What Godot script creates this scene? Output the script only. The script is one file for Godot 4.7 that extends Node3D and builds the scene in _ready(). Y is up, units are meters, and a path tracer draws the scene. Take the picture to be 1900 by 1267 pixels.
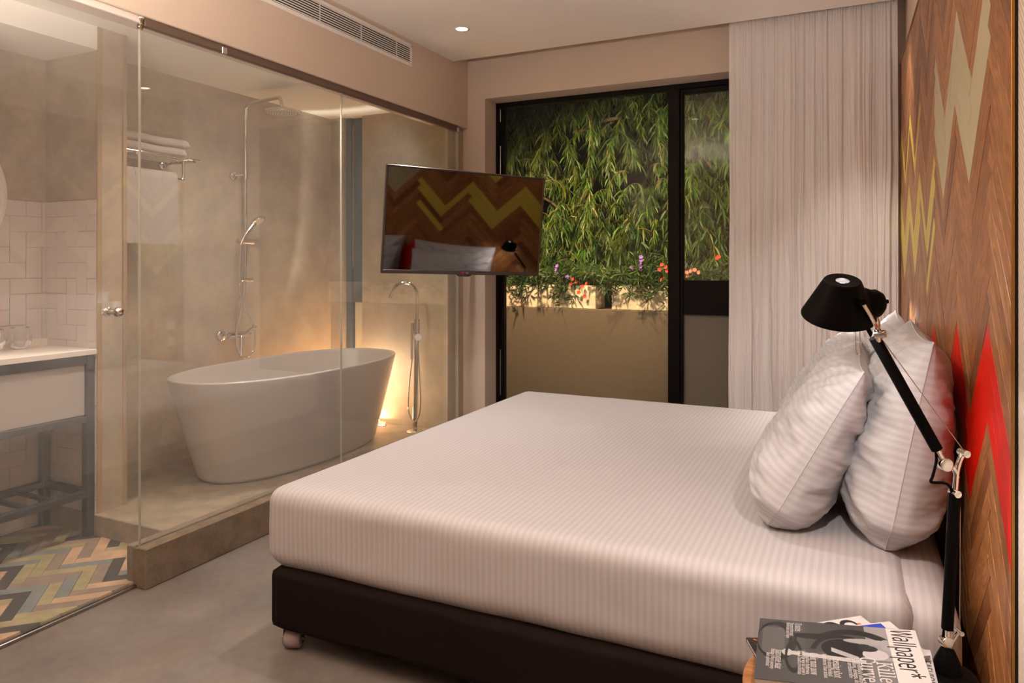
extends Node3D

var M := {}
var rng := RandomNumberGenerator.new()
var names := {}

# ------------------------------------------------------------------ nodes
func numbered(called: String) -> String:
	if not names.has(called):
		names[called] = 0
		return called
	names[called] += 1
	return "%s_%03d" % [called, names[called]]

func thing(called: String, label: String, category: String, at := Vector3.ZERO, turn := 0.0, group := "") -> Node3D:
	var o := Node3D.new()
	o.name = numbered(called)
	add_child(o)
	o.position = at
	o.rotation.y = turn
	o.set_meta("label", label)
	o.set_meta("category", category)
	if group != "":
		o.set_meta("group", group)
	return o

func struct(called: String, label := "") -> Node3D:
	var o := Node3D.new()
	o.name = numbered(called)
	add_child(o)
	o.set_meta("kind", "structure")
	if label != "":
		o.set_meta("label", label)
	return o

func put(called: String, mesh: Mesh, m: Material, parent: Node3D, xf := Transform3D()) -> MeshInstance3D:
	var o := MeshInstance3D.new()
	o.name = called
	o.mesh = mesh
	o.material_override = m
	o.transform = xf
	parent.add_child(o, true)
	return o

func copy_of(o: Node3D, called: String, label: String) -> Node3D:
	var c: Node3D = o.duplicate()
	c.name = numbered(called)
	add_child(c)
	c.set_meta("label", label)
	return c

# ------------------------------------------------------------------ geometry
func begin() -> SurfaceTool:
	var s := SurfaceTool.new()
	s.begin(Mesh.PRIMITIVE_TRIANGLES)
	return s

func tri(s: SurfaceTool, a: Vector3, b: Vector3, c: Vector3, out: Vector3) -> void:
	var n := (c - a).cross(b - a)
	if n.dot(out) < 0.0:
		var t := b
		b = c
		c = t
		n = -n
	s.set_normal(n.normalized())
	s.add_vertex(a)
	s.set_normal(n.normalized())
	s.add_vertex(b)
	s.set_normal(n.normalized())
	s.add_vertex(c)

func quad(s: SurfaceTool, a: Vector3, b: Vector3, c: Vector3, d: Vector3, out: Vector3) -> void:
	tri(s, a, b, c, out)
	tri(s, a, c, d, out)

# a box with chamfered edges (b = 0: plain)
func box(s: SurfaceTool, at: Vector3, size: Vector3, b := 0.0, basis := Basis()) -> void:
	var h := size / 2.0
	b = minf(b, minf(h.x, minf(h.y, h.z)) * 0.98)
	var xf := Transform3D(basis, at)
	if b <= 0.0:
		for ax in 3:
			for sg in [-1.0, 1.0]:
				var n := Vector3.ZERO
				n[ax] = sg
				var p := []
				for k in [[-1, -1], [1, -1], [1, 1], [-1, 1]]:
					var v := Vector3.ZERO
					v[ax] = sg * h[ax]
					v[(ax + 1) % 3] = k[0] * h[(ax + 1) % 3]
					v[(ax + 2) % 3] = k[1] * h[(ax + 2) % 3]
					p.append(xf * v)
				quad(s, p[0], p[1], p[2], p[3], basis * n)
		return
	var f := func(ax: int, sx: float, sy: float, sz: float) -> Vector3:
		var v := Vector3(sx * (h.x - b), sy * (h.y - b), sz * (h.z - b))
		v[ax] = [sx, sy, sz][ax] * h[ax]
		return xf * v
	for sg in [-1.0, 1.0]:
		quad(s, f.call(0, sg, -1, -1), f.call(0, sg, 1, -1), f.call(0, sg, 1, 1), f.call(0, sg, -1, 1), basis * Vector3(sg, 0, 0))
		quad(s, f.call(1, -1, sg, -1), f.call(1, 1, sg, -1), f.call(1, 1, sg, 1), f.call(1, -1, sg, 1), basis * Vector3(0, sg, 0))
		quad(s, f.call(2, -1, -1, sg), f.call(2, 1, -1, sg), f.call(2, 1, 1, sg), f.call(2, -1, 1, sg), basis * Vector3(0, 0, sg))
		for tg in [-1.0, 1.0]:
			quad(s, f.call(0, sg, tg, -1), f.call(0, sg, tg, 1), f.call(1, sg, tg, 1), f.call(1, sg, tg, -1), basis * Vector3(sg, tg, 0))
			quad(s, f.call(1, -1, sg, tg), f.call(1, 1, sg, tg), f.call(2, 1, sg, tg), f.call(2, -1, sg, tg), basis * Vector3(0, sg, tg))
			quad(s, f.call(0, sg, -1, tg), f.call(0, sg, 1, tg), f.call(2, sg, 1, tg), f.call(2, sg, -1, tg), basis * Vector3(sg, 0, tg))
			for ug in [-1.0, 1.0]:
				tri(s, f.call(0, sg, tg, ug), f.call(1, sg, tg, ug), f.call(2, sg, tg, ug), basis * Vector3(sg, tg, ug))

func box_mesh(size: Vector3, b := 0.0) -> ArrayMesh:
	var s := begin()
	box(s, Vector3.ZERO, size, b)
	return s.commit()

# a box from its lowest to its highest corner
func slab(lo: Vector3, hi: Vector3, b := 0.0) -> ArrayMesh:
	var s := begin()
	box(s, (lo + hi) / 2.0, hi - lo, b)
	return s.commit()

# indexed grid of points with smooth normals; rows x cols, closed round the columns or not
func grid(s: SurfaceTool, rows: int, cols: int, p: Array, uv: Array, flip := false) -> void:
	var n := []
	n.resize(rows * cols)
	n.fill(Vector3.ZERO)
	for i in rows - 1:
		for j in cols - 1:
			var a := i * cols + j
			var q: Vector3 = (p[a + cols + 1] - p[a]).cross(p[a + 1] - p[a + cols])
			if flip:
				q = -q
			for k in [a, a + 1, a + cols, a + cols + 1]:
				n[k] += q
	# weld the seam
	var ends := {}
	for k in rows * cols:
		var key: Vector3 = (p[k] as Vector3).snapped(Vector3.ONE * 0.00002)
		if ends.has(key):
			ends[key].append(k)
		else:
			ends[key] = [k]
	for key in ends:
		if ends[key].size() > 1:
			var t := Vector3.ZERO
			for k in ends[key]:
				t += n[k]
			for k in ends[key]:
				n[k] = t
	for i in rows - 1:
		for j in cols - 1:
			var a := i * cols + j
			var order := [a, a + cols + 1, a + 1, a, a + cols, a + cols + 1] if flip else [a, a + 1, a + cols + 1, a, a + cols + 1, a + cols]
			for k in order:
				s.set_normal((n[k] as Vector3).normalized())
				if uv.size():
					s.set_uv(uv[k])
				s.add_vertex(p[k])

# profile of (radius, height) turned round the y axis; a hard corner repeats its point
func lathe(s: SurfaceTool, prof: Array, sides: int, xf := Transform3D()) -> void:
	var runs := [[]]
	for q in prof:
		if runs[-1].size() and (runs[-1][-1] as Vector2).is_equal_approx(q):
			runs.append([q])
		else:
			runs[-1].append(q)
	for r in runs:
		if r.size() < 2:
			continue
		var p := []
		for q in r:
			for k in sides + 1:
				var t := TAU * (k % sides) / sides
				p.append(xf * Vector3(q.x * cos(t), q.y, q.x * sin(t)))
		grid(s, r.size(), sides + 1, p, [], true)

func lathe_mesh(prof: Array, sides: int, xf := Transform3D()) -> ArrayMesh:
	var s := begin()
	lathe(s, prof, sides, xf)
	return s.commit()

# round bar along a path, with end caps
func tube(s: SurfaceTool, path: Array, r: float, sides := 10, r2 := -1.0) -> void:
	var n := path.size()
	var up := Vector3.UP
	var t0: Vector3 = (path[1] - path[0]).normalized()
	if absf(t0.dot(up)) > 0.9:
		up = Vector3.RIGHT
	var side := t0.cross(up).normalized()
	var p := []
	for i in n:
		var t: Vector3 = ((path[min(i + 1, n - 1)] as Vector3) - path[max(i - 1, 0)]).normalized()
		side = (side - t * side.dot(t)).normalized()
		var o := t.cross(side)
		var rr: float = r if r2 < 0.0 else lerpf(r, r2, float(i) / (n - 1))
		for k in sides + 1:
			var a := TAU * (k % sides) / sides
			p.append(path[i] + (side * cos(a) + o * sin(a)) * rr)
	grid(s, n, sides + 1, p, [], false)
	for e in [0, n - 1]:
		var out: Vector3 = (path[0] - path[1]) if e == 0 else (path[n - 1] - path[n - 2])
		for k in sides:
			tri(s, path[e], p[e * (sides + 1) + k], p[e * (sides + 1) + k + 1], out)

func tube_mesh(path: Array, r: float, sides := 10, r2 := -1.0) -> ArrayMesh:
	var s := begin()
	tube(s, path, r, sides, r2)
	return s.commit()

# smooth path through points
func spline(pts: Array, per := 8) -> Array:
	var out := []
	for i in pts.size() - 1:
		var a: Vector3 = pts[max(i - 1, 0)]
		var b: Vector3 = pts[i]
		var c: Vector3 = pts[i + 1]
		var d: Vector3 = pts[min(i + 2, pts.size() - 1)]
		for k in per:
			out.append(b.cubic_interpolate(c, a, d, float(k) / per))
	out.append(pts[-1])
	return out

func ball(r: float) -> Array:
	var p := []
	for k in 17:
		p.append(Vector2(r * sin(PI * k / 16), r * cos(PI * k / 16)))
	return p

func aim(from: Vector3, to: Vector3) -> Transform3D:   # y axis runs from -> to
	var y := (to - from).normalized()
	var x := y.cross(Vector3(0.3, 0.2, 0.9)).normalized()
	return Transform3D(Basis(x, y, x.cross(y)), from)

# rounded box with subdivided faces, moved by a callable; uv = (x, z or y) in metres
func soft_box(size: Vector3, r: float, seg: Vector3i, move: Callable) -> ArrayMesh:
	var s := begin()
	var h := size / 2.0
	var nseg := [seg.x, seg.y, seg.z]
	var verts := {}
	var acc := {}
	var faces := []
	for ax in 3:
		var u := (ax + 1) % 3
		var v := (ax + 2) % 3
		for sg in [-1.0, 1.0]:
			for i in nseg[u]:
				for j in nseg[v]:
					var c := []
					for k in [[0, 0], [1, 0], [1, 1], [0, 1]]:
						var q := Vector3.ZERO
						q[ax] = sg * h[ax]
						q[u] = -h[u] + 2.0 * h[u] * (i + k[0]) / nseg[u]
						q[v] = -h[v] + 2.0 * h[v] * (j + k[1]) / nseg[v]
						c.append(q.snapped(Vector3.ONE * 0.00001))
					var nn := Vector3.ZERO
					nn[ax] = sg
					faces.append([c, nn, ax])
	for f in faces:
		for q in f[0]:
			if not verts.has(q):
				var inner := Vector3(clampf(q.x, -h.x + r, h.x - r), clampf(q.y, -h.y + r, h.y - r), clampf(q.z, -h.z + r, h.z - r))
				var d: Vector3 = q - inner
				verts[q] = move.call(inner + (d.normalized() * r if d.length() > 1e-6 else Vector3.ZERO))
				acc[q] = Vector3.ZERO
	for f in faces:
		var a: Vector3 = verts[f[0][0]]
		var b: Vector3 = verts[f[0][1]]
		var c: Vector3 = verts[f[0][2]]
		var d: Vector3 = verts[f[0][3]]
		var n := (c - a).cross(b - d)
		if n.dot(f[1]) < 0.0:
			n = -n
		for q in f[0]:
			acc[q] += n
	for f in faces:
		var idx := [0, 1, 2, 0, 2, 3]
		var a: Vector3 = verts[f[0][0]]
		if ((verts[f[0][2]] - a) as Vector3).cross(verts[f[0][1]] - a).dot(f[1]) < 0.0:
			idx = [0, 2, 1, 0, 3, 2]
		for k in idx:
			var q: Vector3 = f[0][k]
			var w: Vector3 = verts[q]
			s.set_normal((acc[q] as Vector3).normalized())
			s.set_uv(Vector2(w.z, w.y) if f[2] == 0 else (Vector2(w.x, w.z) if f[2] == 1 else Vector2(w.x, w.y)))
			s.add_vertex(w)
	return s.commit()

# flat polygon (x, y) made a plate of thickness t with chamfered upper edges; uv runs along x with an offset
func plate(poly: PackedVector2Array, t: float, b: float, uvo: Vector2, uvs: Vector2) -> ArrayMesh:
	var s := begin()
	var n := poly.size()
	var cen := Vector2.ZERO
	for q in poly:
		cen += q / n
	var inner := Geometry2D.offset_polygon(poly, -b)
	var top: PackedVector2Array = inner[0] if inner.size() and inner[0].size() == n else PackedVector2Array()
	if top.size() == 0:
		for q in poly:
			top.append(q + (cen - q).normalized() * b)
	else:   # same start point
		var best := 0
		for k in n:
			if top[k].distance_to(poly[0]) < top[best].distance_to(poly[0]):
				best = k
		var turned := PackedVector2Array()
		var same := Geometry2D.is_polygon_clockwise(top) == Geometry2D.is_polygon_clockwise(poly)
		for k in n:
			turned.append(top[(best + (k if same else n - k)) % n])
		top = turned
	var put3 := func(q: Vector2, z: float, nn: Vector3) -> void:
		s.set_normal(nn)
		s.set_uv(uvo + q * uvs)
		s.add_vertex(Vector3(q.x, q.y, z))
	var idx := Geometry2D.triangulate_polygon(top)
	for k in range(0, idx.size(), 3):
		var a := top[idx[k]]
		var bb := top[idx[k + 1]]
		var c := top[idx[k + 2]]
		if (bb - a).cross(c - a) > 0.0:
			var tmp := bb
			bb = c
			c = tmp
		for q in [a, bb, c]:
			put3.call(q, t, Vector3.BACK)
	var ccw := not Geometry2D.is_polygon_clockwise(poly)
	for k in n:
		var a := poly[k]
		var c := poly[(k + 1) % n]
		var ta := top[k]
		var tc := top[(k + 1) % n]
		var e := (c - a).normalized()
		var o := Vector2(e.y, -e.x) if not ccw else Vector2(-e.y, e.x)
		if o.dot((a + c) / 2.0 - cen) < 0.0:
			o = -o
		var nb := Vector3(o.x, o.y, 1).normalized()
		var ns := Vector3(o.x, o.y, 0)
		for part in [[[a, t - b], [c, t - b], [tc, t], [ta, t], nb], [[a, 0.0], [c, 0.0], [c, t - b], [a, t - b], ns]]:
			var v := []
			for m in 4:
				v.append(Vector3(part[m][0].x, part[m][0].y, part[m][1]))
			var order := [0, 1, 2, 0, 2, 3]
			if ((v[2] - v[0]) as Vector3).cross(v[1] - v[0]).dot(part[4]) < 0.0:
				order = [0, 2, 1, 0, 3, 2]
			for m in order:
				put3.call(part[m][0], part[m][1], part[4])
	return s.commit()

# ------------------------------------------------------------------ materials
func mat(key: String, color: Color, rough := 0.8, metal := 0.0) -> StandardMaterial3D:
	var m := StandardMaterial3D.new()
	m.resource_name = key
	m.albedo_color = color
	m.roughness = rough
	m.metallic = metal
	M[key] = m
	return m

func rgb8(r: float, g: float, b: float) -> Color:
	return Color(r / 255.0, g / 255.0, b / 255.0)

func noise_bytes(freq: float, w: int, h: int, seed_: int, oct := 4) -> PackedByteArray:
	var n := FastNoiseLite.new()
	n.noise_type = FastNoiseLite.TYPE_SIMPLEX_SMOOTH
	n.frequency = freq
	n.seed = seed_
	n.fractal_octaves = oct
	var im := n.get_seamless_image(w, h)
	im.convert(Image.FORMAT_L8)
	return im.get_data()

# grey picture round 1 for mottled surfaces: coarse blotches plus fine grain
func mottled(w: int, coarse: float, fine: float, k1: float, k2: float, seed_: int) -> ImageTexture:
	var a := noise_bytes(coarse, w, w, seed_, 5)
	var b := noise_bytes(fine, w, w, seed_ + 7, 3)
	var out := PackedByteArray()
	out.resize(w * w * 3)
	for i in w * w:
		var v := 0.86 + (a[i] / 255.0 - 0.5) * k1 + (b[i] / 255.0 - 0.5) * k2
		var warm := (a[(i + 97 * w) % (w * w)] / 255.0 - 0.5) * k1 * 0.25
		out[i * 3] = clampi(int((v + warm) * 255), 0, 255)
		out[i * 3 + 1] = clampi(int(v * 255), 0, 255)
		out[i * 3 + 2] = clampi(int((v - warm) * 255), 0, 255)
	return ImageTexture.create_from_image(Image.create_from_data(w, w, false, Image.FORMAT_RGB8, out))

func wood_texture(w: int, h: int, seed_: int) -> ImageTexture:
	var n := FastNoiseLite.new()
	n.seed = seed_
	n.frequency = 1.0
	n.fractal_octaves = 3
	var n2 := FastNoiseLite.new()
	n2.seed = seed_ + 3
	n2.frequency = 1.0
	n2.fractal_octaves = 2
	var out := PackedByteArray()
	out.resize(w * h * 3)
	for y in h:
		for x in w:
			var warp := n2.get_noise_2d(x * 0.006, y * 0.02) * 14.0
			var g := n.get_noise_2d(x * 0.007, (y + warp) * 0.11)
			var fine := n2.get_noise_2d(x * 0.02, y * 0.55)
			var ring := sin((y + warp * 2.2) * 0.16 + n2.get_noise_2d(x * 0.004, 31.0) * 5.0)
			var v := 0.84 + g * 0.17 + fine * 0.13 + ring * 0.045
			var i := (y * w + x) * 3
			out[i] = clampi(int(v * 255), 0, 255)
			out[i + 1] = clampi(int((v - 0.02 + g * 0.03) * 255), 0, 255)
			out[i + 2] = clampi(int((v - 0.05 + g * 0.05) * 255), 0, 255)
	return ImageTexture.create_from_image(Image.create_from_data(w, h, false, Image.FORMAT_RGB8, out))

func world_texture(m: StandardMaterial3D, t: Texture2D, scale: float) -> void:
	m.albedo_texture = t
	m.uv1_triplanar = true
	m.uv1_world_triplanar = true
	m.uv1_scale = Vector3.ONE * scale

func make_materials() -> void:
	var blot := mottled(512, 0.012, 0.09, 0.20, 0.10, 4)
	var blot2 := mottled(512, 0.010, 0.06, 0.12, 0.05, 21)
	var m := mat("paint", rgb8(218, 199, 182), 0.85)
	m = mat("ceiling_paint", rgb8(250, 243, 234), 0.9)
	m = mat("concrete_floor", rgb8(146, 135, 128), 0.42)
	world_texture(m, mottled(1024, 0.006, 0.05, 0.15, 0.07, 11), 0.4)
	m = mat("concrete_curb", rgb8(150, 130, 108), 0.6)
	world_texture(m, blot, 1.4)
	m = mat("platform", rgb8(178, 158, 132), 0.5)
	world_texture(m, blot, 1.1)
	m = mat("plaster", rgb8(210, 189, 160), 0.75)
	world_texture(m, blot2, 0.7)
	m = mat("bath_ceiling", rgb8(248, 244, 236), 0.9)
	m = mat("wall_tile", rgb8(214, 202, 194), 0.25)
	m = mat("grout", rgb8(208, 194, 184), 0.9)
	m = mat("chrome", rgb8(225, 222, 216), 0.06, 1.0)
	m = mat("steel", rgb8(170, 164, 158), 0.25, 1.0)
	m = mat("brass", rgb8(176, 128, 66), 0.3, 1.0)
	m = mat("strip", rgb8(172, 142, 104), 0.45)
	m = mat("channel", rgb8(108, 88, 76), 0.5)
	m = mat("white_plastic", rgb8(232, 220, 212), 0.45)
	m = mat("grille_white", rgb8(246, 240, 236), 0.5)
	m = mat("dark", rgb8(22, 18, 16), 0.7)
	m = mat("black_frame", rgb8(17, 13, 12), 0.45)
	m.metallic_specular = 0.25
	m = mat("black_lamp", rgb8(9, 8, 8), 0.42)
	m.metallic_specular = 0.16
	m = mat("wire", rgb8(190, 180, 168), 0.3, 1.0)
	m = mat("glass", Color(0.95, 0.96, 0.95, 0.015), 0.0, 0.065)
	m.transparency = BaseMaterial3D.TRANSPARENCY_ALPHA
	m = mat("glass_edge", rgb8(190, 186, 168), 0.2)
	m = mat("window_glass", Color(0.8, 0.82, 0.8, 0.02), 0.0)
	m.transparency = BaseMaterial3D.TRANSPARENCY_ALPHA
	m.metallic_specular = 0.16
	m = mat("door_glass", Color(0.62, 0.58, 0.54, 0.16), 0.02)
	m.transparency = BaseMaterial3D.TRANSPARENCY_ALPHA
	m.metallic_specular = 0.3
	m = mat("frosted", rgb8(120, 112, 98), 0.35)
	m = mat("tumbler", Color(1, 1, 1, 0.0), 0.0)
	m.refraction_enabled = true
	m.refraction_scale = 0.05
	m = mat("mirror", rgb8(220, 220, 218), 0.02, 1.0)
	m = mat("tub", rgb8(202, 193, 184), 0.3)
	m.clearcoat_enabled = true
	m.clearcoat = 0.6
	m.clearcoat_roughness = 0.08
	m = mat("counter", rgb8(240, 226, 212), 0.3)
	m = mat("vanity_steel", rgb8(42, 45, 51), 0.5)
	m = mat("drawer", rgb8(176, 166, 156), 0.4)
	m = mat("blue_frame", rgb8(70, 82, 90), 0.5)
	m = mat("milk_glass", rgb8(206, 196, 166), 0.3)
	m = mat("towel", rgb8(206, 190, 178), 1.0)
	world_texture(m, mottled(256, 0.03, 0.4, 0.05, 0.18, 33), 6.0)
	m.rim_enabled = true
	m.rim = 0.4
	m = mat("screen", rgb8(112, 108, 106), 0.035, 1.0)
	m = mat("bezel", rgb8(84, 74, 72), 0.3, 0.6)
	m = mat("tv_back", rgb8(20, 18, 18), 0.5)
	m = mat("logo_red", rgb8(190, 24, 44), 0.4)
	m = mat("logo_grey", rgb8(190, 186, 184), 0.4)
	m = mat("upholstery", rgb8(36, 26, 24), 0.9)
	world_texture(m, mottled(256, 0.2, 0.5, 0.12, 0.35, 51), 9.0)
	m.metallic_specular = 0.2
	m = mat("caster", rgb8(150, 134, 132), 0.5)
	# satin-striped cotton
	var st := Image.create(64, 16, false, Image.FORMAT_RGB8)
	for x in 64:
		var k := 0.5 + 0.5 * clampf(sin(TAU * x / 64.0 * 1.0) * 4.0, -1.0, 1.0)
		for y in 16:
			var v := lerpf(0.945, 0.99, k)
			st.set_pixel(x, y, Color(v, v, v))
	var stripes := ImageTexture.create_from_image(st)
	m = mat("bed_linen", rgb8(194, 188, 189), 0.62)
	m.albedo_texture = stripes
	m.uv1_scale = Vector3(1.0 / 0.0187, 1, 1)
	m = mat("pillow_linen", rgb8(190, 187, 189), 0.6)
	m.albedo_texture = stripes
	m.uv1_scale = Vector3(1.0 / 0.0187, 1, 1)
	# headboard oak and paints
	var grain := wood_texture(768, 192, 5)
	var tones := [[200, 138, 84], [192, 130, 78], [184, 121, 71], [208, 149, 95], [174, 113, 67], [154, 98, 60]]
	for k in tones.size():
		m = mat("oak_%d" % k, rgb8(tones[k][0], tones[k][1], tones[k][2]), 0.42)
		m.albedo_texture = grain
		m.metallic_specular = 0.42
		m.clearcoat_enabled = true
		m.clearcoat = 0.18
		m.clearcoat_roughness = 0.24
	for c in [["paint_green", 196, 186, 152], ["paint_yellow", 218, 198, 84], ["paint_red", 232, 30, 10]]:
		m = mat(c[0], rgb8(c[1], c[2], c[3]), 0.4)
		m.metallic_specular = 0.3
		m.clearcoat_enabled = true
		m.clearcoat = 0.22
		m.clearcoat_roughness = 0.22
	m = mat("joint", rgb8(66, 38, 22), 0.9)
	m = mat("table_wood", rgb8(186, 128, 78), 0.4)
	m.albedo_texture = grain
	m.uv1_triplanar = true
	m.uv1_scale = Vector3(0.9, 3.0, 3.0)
	m = mat("edge_wall", rgb8(226, 210, 196), 0.95)
	var rib := Image.create(8, 8, false, Image.FORMAT_RGB8)
	for x in 8:
		for y in 8:
			var v := 1.0 if (x + y) % 8 < 5 else 0.86
			rib.set_pixel(x, y, Color(v, v, v))
	world_texture(m, ImageTexture.create_from_image(rib), 60.0)
	# sheer curtain
	m = mat("voile", Color(0.97, 0.955, 0.955, 0.9), 0.9)
	m.transparency = BaseMaterial3D.TRANSPARENCY_ALPHA
	m.cull_mode = BaseMaterial3D.CULL_DISABLED
	m.backlight_enabled = true
	m.backlight = Color(0.42, 0.41, 0.41)
	# floor tiles of the bathroom
	var tile_t := mottled(256, 0.02, 0.2, 0.16, 0.08, 71)
	for c in [["tile_black", 64, 58, 58], ["tile_peach", 224, 180, 140], ["tile_sage", 188, 170, 122], ["tile_blue", 138, 144, 140], ["tile_taupe", 162, 138, 120]]:
		m = mat(c[0], rgb8(c[1], c[2], c[3]), 0.55)
		world_texture(m, tile_t, 2.0)
	m = mat("parapet", rgb8(130, 112, 92), 0.9)
	world_texture(m, mottled(256, 0.05, 0.4, 0.05, 0.05, 91), 1.5)
	m = mat("planter", rgb8(246, 226, 194), 0.7)
	m = mat("leaf", Color.WHITE, 0.5)
	m.vertex_color_use_as_albedo = true
	m.cull_mode = BaseMaterial3D.CULL_DISABLED
	m.backlight_enabled = true
	m.backlight = Color(0.35, 0.4, 0.2)
	m = mat("bark", rgb8(92, 74, 56), 0.9)
	m = mat("earth", rgb8(40, 30, 22), 1.0)
	m = mat("stem_green", rgb8(86, 104, 40), 0.7)
	m = mat("flower_red", rgb8(214, 60, 36), 0.6)
	m = mat("flower_violet", rgb8(140, 96, 180), 0.6)
	m = mat("flower_pink", rgb8(226, 132, 120), 0.6)
	m = mat("paper", rgb8(204, 198, 195), 0.5)
	m = mat("ink", rgb8(28, 26, 28), 0.6)
	m = mat("print_white", rgb8(200, 192, 188), 0.5)
	m = mat("cover_blue", rgb8(34, 62, 176), 0.35)
	m = mat("cover_black", rgb8(30, 26, 26), 0.3)
	m = mat("cover_orange", rgb8(232, 96, 30), 0.4)
	m = glow("lamp_glow", Color(1.0, 0.95, 0.9), 6.0)
	m = glow("spot_glow", Color(1.0, 0.93, 0.85), 12.0)
	m = glow("led_glow", Color(1.0, 0.72, 0.4), 3.0)

func glow(key: String, c: Color, e: float) -> StandardMaterial3D:
	var m := mat(key, Color(0.9, 0.88, 0.85), 0.5)
	m.emission_enabled = true
	m.emission = c
	m.emission_energy_multiplier = e
	return m

# ------------------------------------------------------------------ lights
const WARM := Color(1.0, 0.94, 0.885)

func spot(parent: Node3D, at: Vector3, to: Vector3, energy: float, angle: float, color := WARM, size := 0.03, blend := 0.7) -> void:
	var l := SpotLight3D.new()
	l.name = "light"
	l.light_energy = energy
	l.light_color = color
	l.spot_angle = angle
	l.spot_angle_attenuation = blend
	l.spot_range = 12.0
	l.spot_attenuation = 2.0
	l.light_size = size
	l.shadow_enabled = true
	parent.add_child(l, true)
	var z := (at - to).normalized()
	var x := Vector3.UP.cross(z)
	x = Vector3.RIGHT if x.length() < 0.01 else x.normalized()
	l.transform = Transform3D(Basis(x, z.cross(x), z), at)

func omni(parent: Node3D, at: Vector3, energy: float, color := WARM, size := 0.03) -> void:
	var l := OmniLight3D.new()
	l.name = "light"
	l.light_energy = energy
	l.light_color = color
	l.omni_range = 12.0
	l.omni_attenuation = 2.0
	l.light_size = size
	l.shadow_enabled = true
	l.position = at
	parent.add_child(l, true)

func area(parent: Node3D, at: Vector3, to: Vector3, size: Vector2, energy: float, color := WARM) -> void:
	var l := AreaLight3D.new()
	l.name = "light"
	l.light_energy = energy
	l.light_color = color
	l.area_size = size
	l.area_range = 12.0
	l.area_attenuation = 2.0
	l.shadow_enabled = true
	parent.add_child(l, true)
	var z := (at - to).normalized()
	var x := Vector3.UP.cross(z)
	x = Vector3.RIGHT if x.length() < 0.01 else x.normalized()
	l.transform = Transform3D(Basis(x, z.cross(x), z), at)

func downlight(at: Vector3, label: String, energy: float, angle := 50.0, aim_at := Vector3.ZERO, color := WARM, wide := 0.03) -> void:
	var t := thing("ceiling_downlight", label, "downlight", at, 0.0, "recessed ceiling downlights")
	put("trim_ring", lathe_mesh([Vector2(0.034, 0.004), Vector2(0.034, -0.004), Vector2(0.034, -0.004), Vector2(0.046, -0.003), Vector2(0.048, 0.004)], 28), M.white_plastic, t)
	put("lamp_lens", lathe_mesh([Vector2(0.034, -0.0015), Vector2(0.0, -0.003)], 28), M.spot_glow, t)
	spot(t, Vector3(0, -0.012, 0), Vector3(0, -1, 0) if aim_at == Vector3.ZERO else aim_at - at, energy, angle, color, wide)

# ------------------------------------------------------------------ scene
func _ready() -> void:
	rng.seed = 77
	# --- camera
	var cam := Camera3D.new()
	cam.name = "camera"
	cam.projection = Camera3D.PROJECTION_FRUSTUM
	cam.near = 0.05
	cam.far = 60.0
	cam.size = 0.05 * 1267.0 / 1335.0
	cam.frustum_offset = Vector2(0.0, -0.05 * 143.5 / 1335.0)
	cam.position = Vector3(0, 1.22, 0)
	cam.rotation_degrees.y = 25.508
	cam.current = true
	add_child(cam)
	# --- night outside
	var env := Environment.new()
	env.background_mode = Environment.BG_COLOR
	env.background_color = Color(0.012, 0.014, 0.02)
	env.tonemap_mode = Environment.TONE_MAPPER_LINEAR
	env.tonemap_exposure = 1.0
	env.sdfgi_enabled = true
	env.ssao_enabled = true
	env.ssil_enabled = true
	var we := WorldEnvironment.new()
	we.name = "environment"
	we.environment = env
	add_child(we)
	make_materials()
	# --- ceiling lamps of the bedroom
	downlight(Vector3(-2.046, 2.577, -3.617), "small round recessed downlight in the ceiling beside the air grille", 1.5, 42.0)
	downlight(Vector3(0.03, 2.577, -3.78), "small round recessed downlight over the far end of the timber headboard", 1.5, 32.0)
	downlight(Vector3(-1.35, 2.577, -2.35), "small round recessed downlight above the middle of the bed", 1.6, 68.0, Vector3.ZERO, Color(1.0, 0.985, 0.98))
	# uplighter floor lamp in the entrance, out of the frame: it washes the ceiling
	var up := thing("uplighter_floor_lamp", "standing uplighter with a white bowl in the entrance of the room", "floor lamp", Vector3(-1.7, 0.0, -0.35))
	put("bowl", lathe_mesh([Vector2(0.02, 1.60), Vector2(0.12, 1.64), Vector2(0.20, 1.72), Vector2(0.205, 1.72), Vector2(0.20, 1.71), Vector2(0.12, 1.625), Vector2(0.02, 1.585)], 40), M.white_plastic, up)
	put("bulb", lathe_mesh(ball(0.05), 24, Transform3D(Basis(), Vector3(0, 1.67, 0))), glow("bulb_glow", Color(1.0, 0.94, 0.88), 6.0), up)
	put("pole", tube_mesh([Vector3(0, 0.01, 0), Vector3(0, 1.6, 0)], 0.01, 10), M.steel, up)
	put("foot", lathe_mesh([Vector2(0.0, 0.02), Vector2(0.14, 0.018), Vector2(0.145, 0.0)], 32), M.steel, up)
	omni(up, Vector3(0, 1.67, 0), 5.1, WARM, 0.045)
	build_shell()
	build_bathroom_shell()
	build_window()
	build_outside()
	build_headboard()
	build_bed()
	build_curtain()
	build_glass()
	build_bathroom()
	build_vanity()
	build_television()
	build_bedside()

# ------------------------------------------------------------------ room
const XG := -2.454
const XB := -2.43
const CEIL := 2.577
const ZB := -4.378

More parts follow.
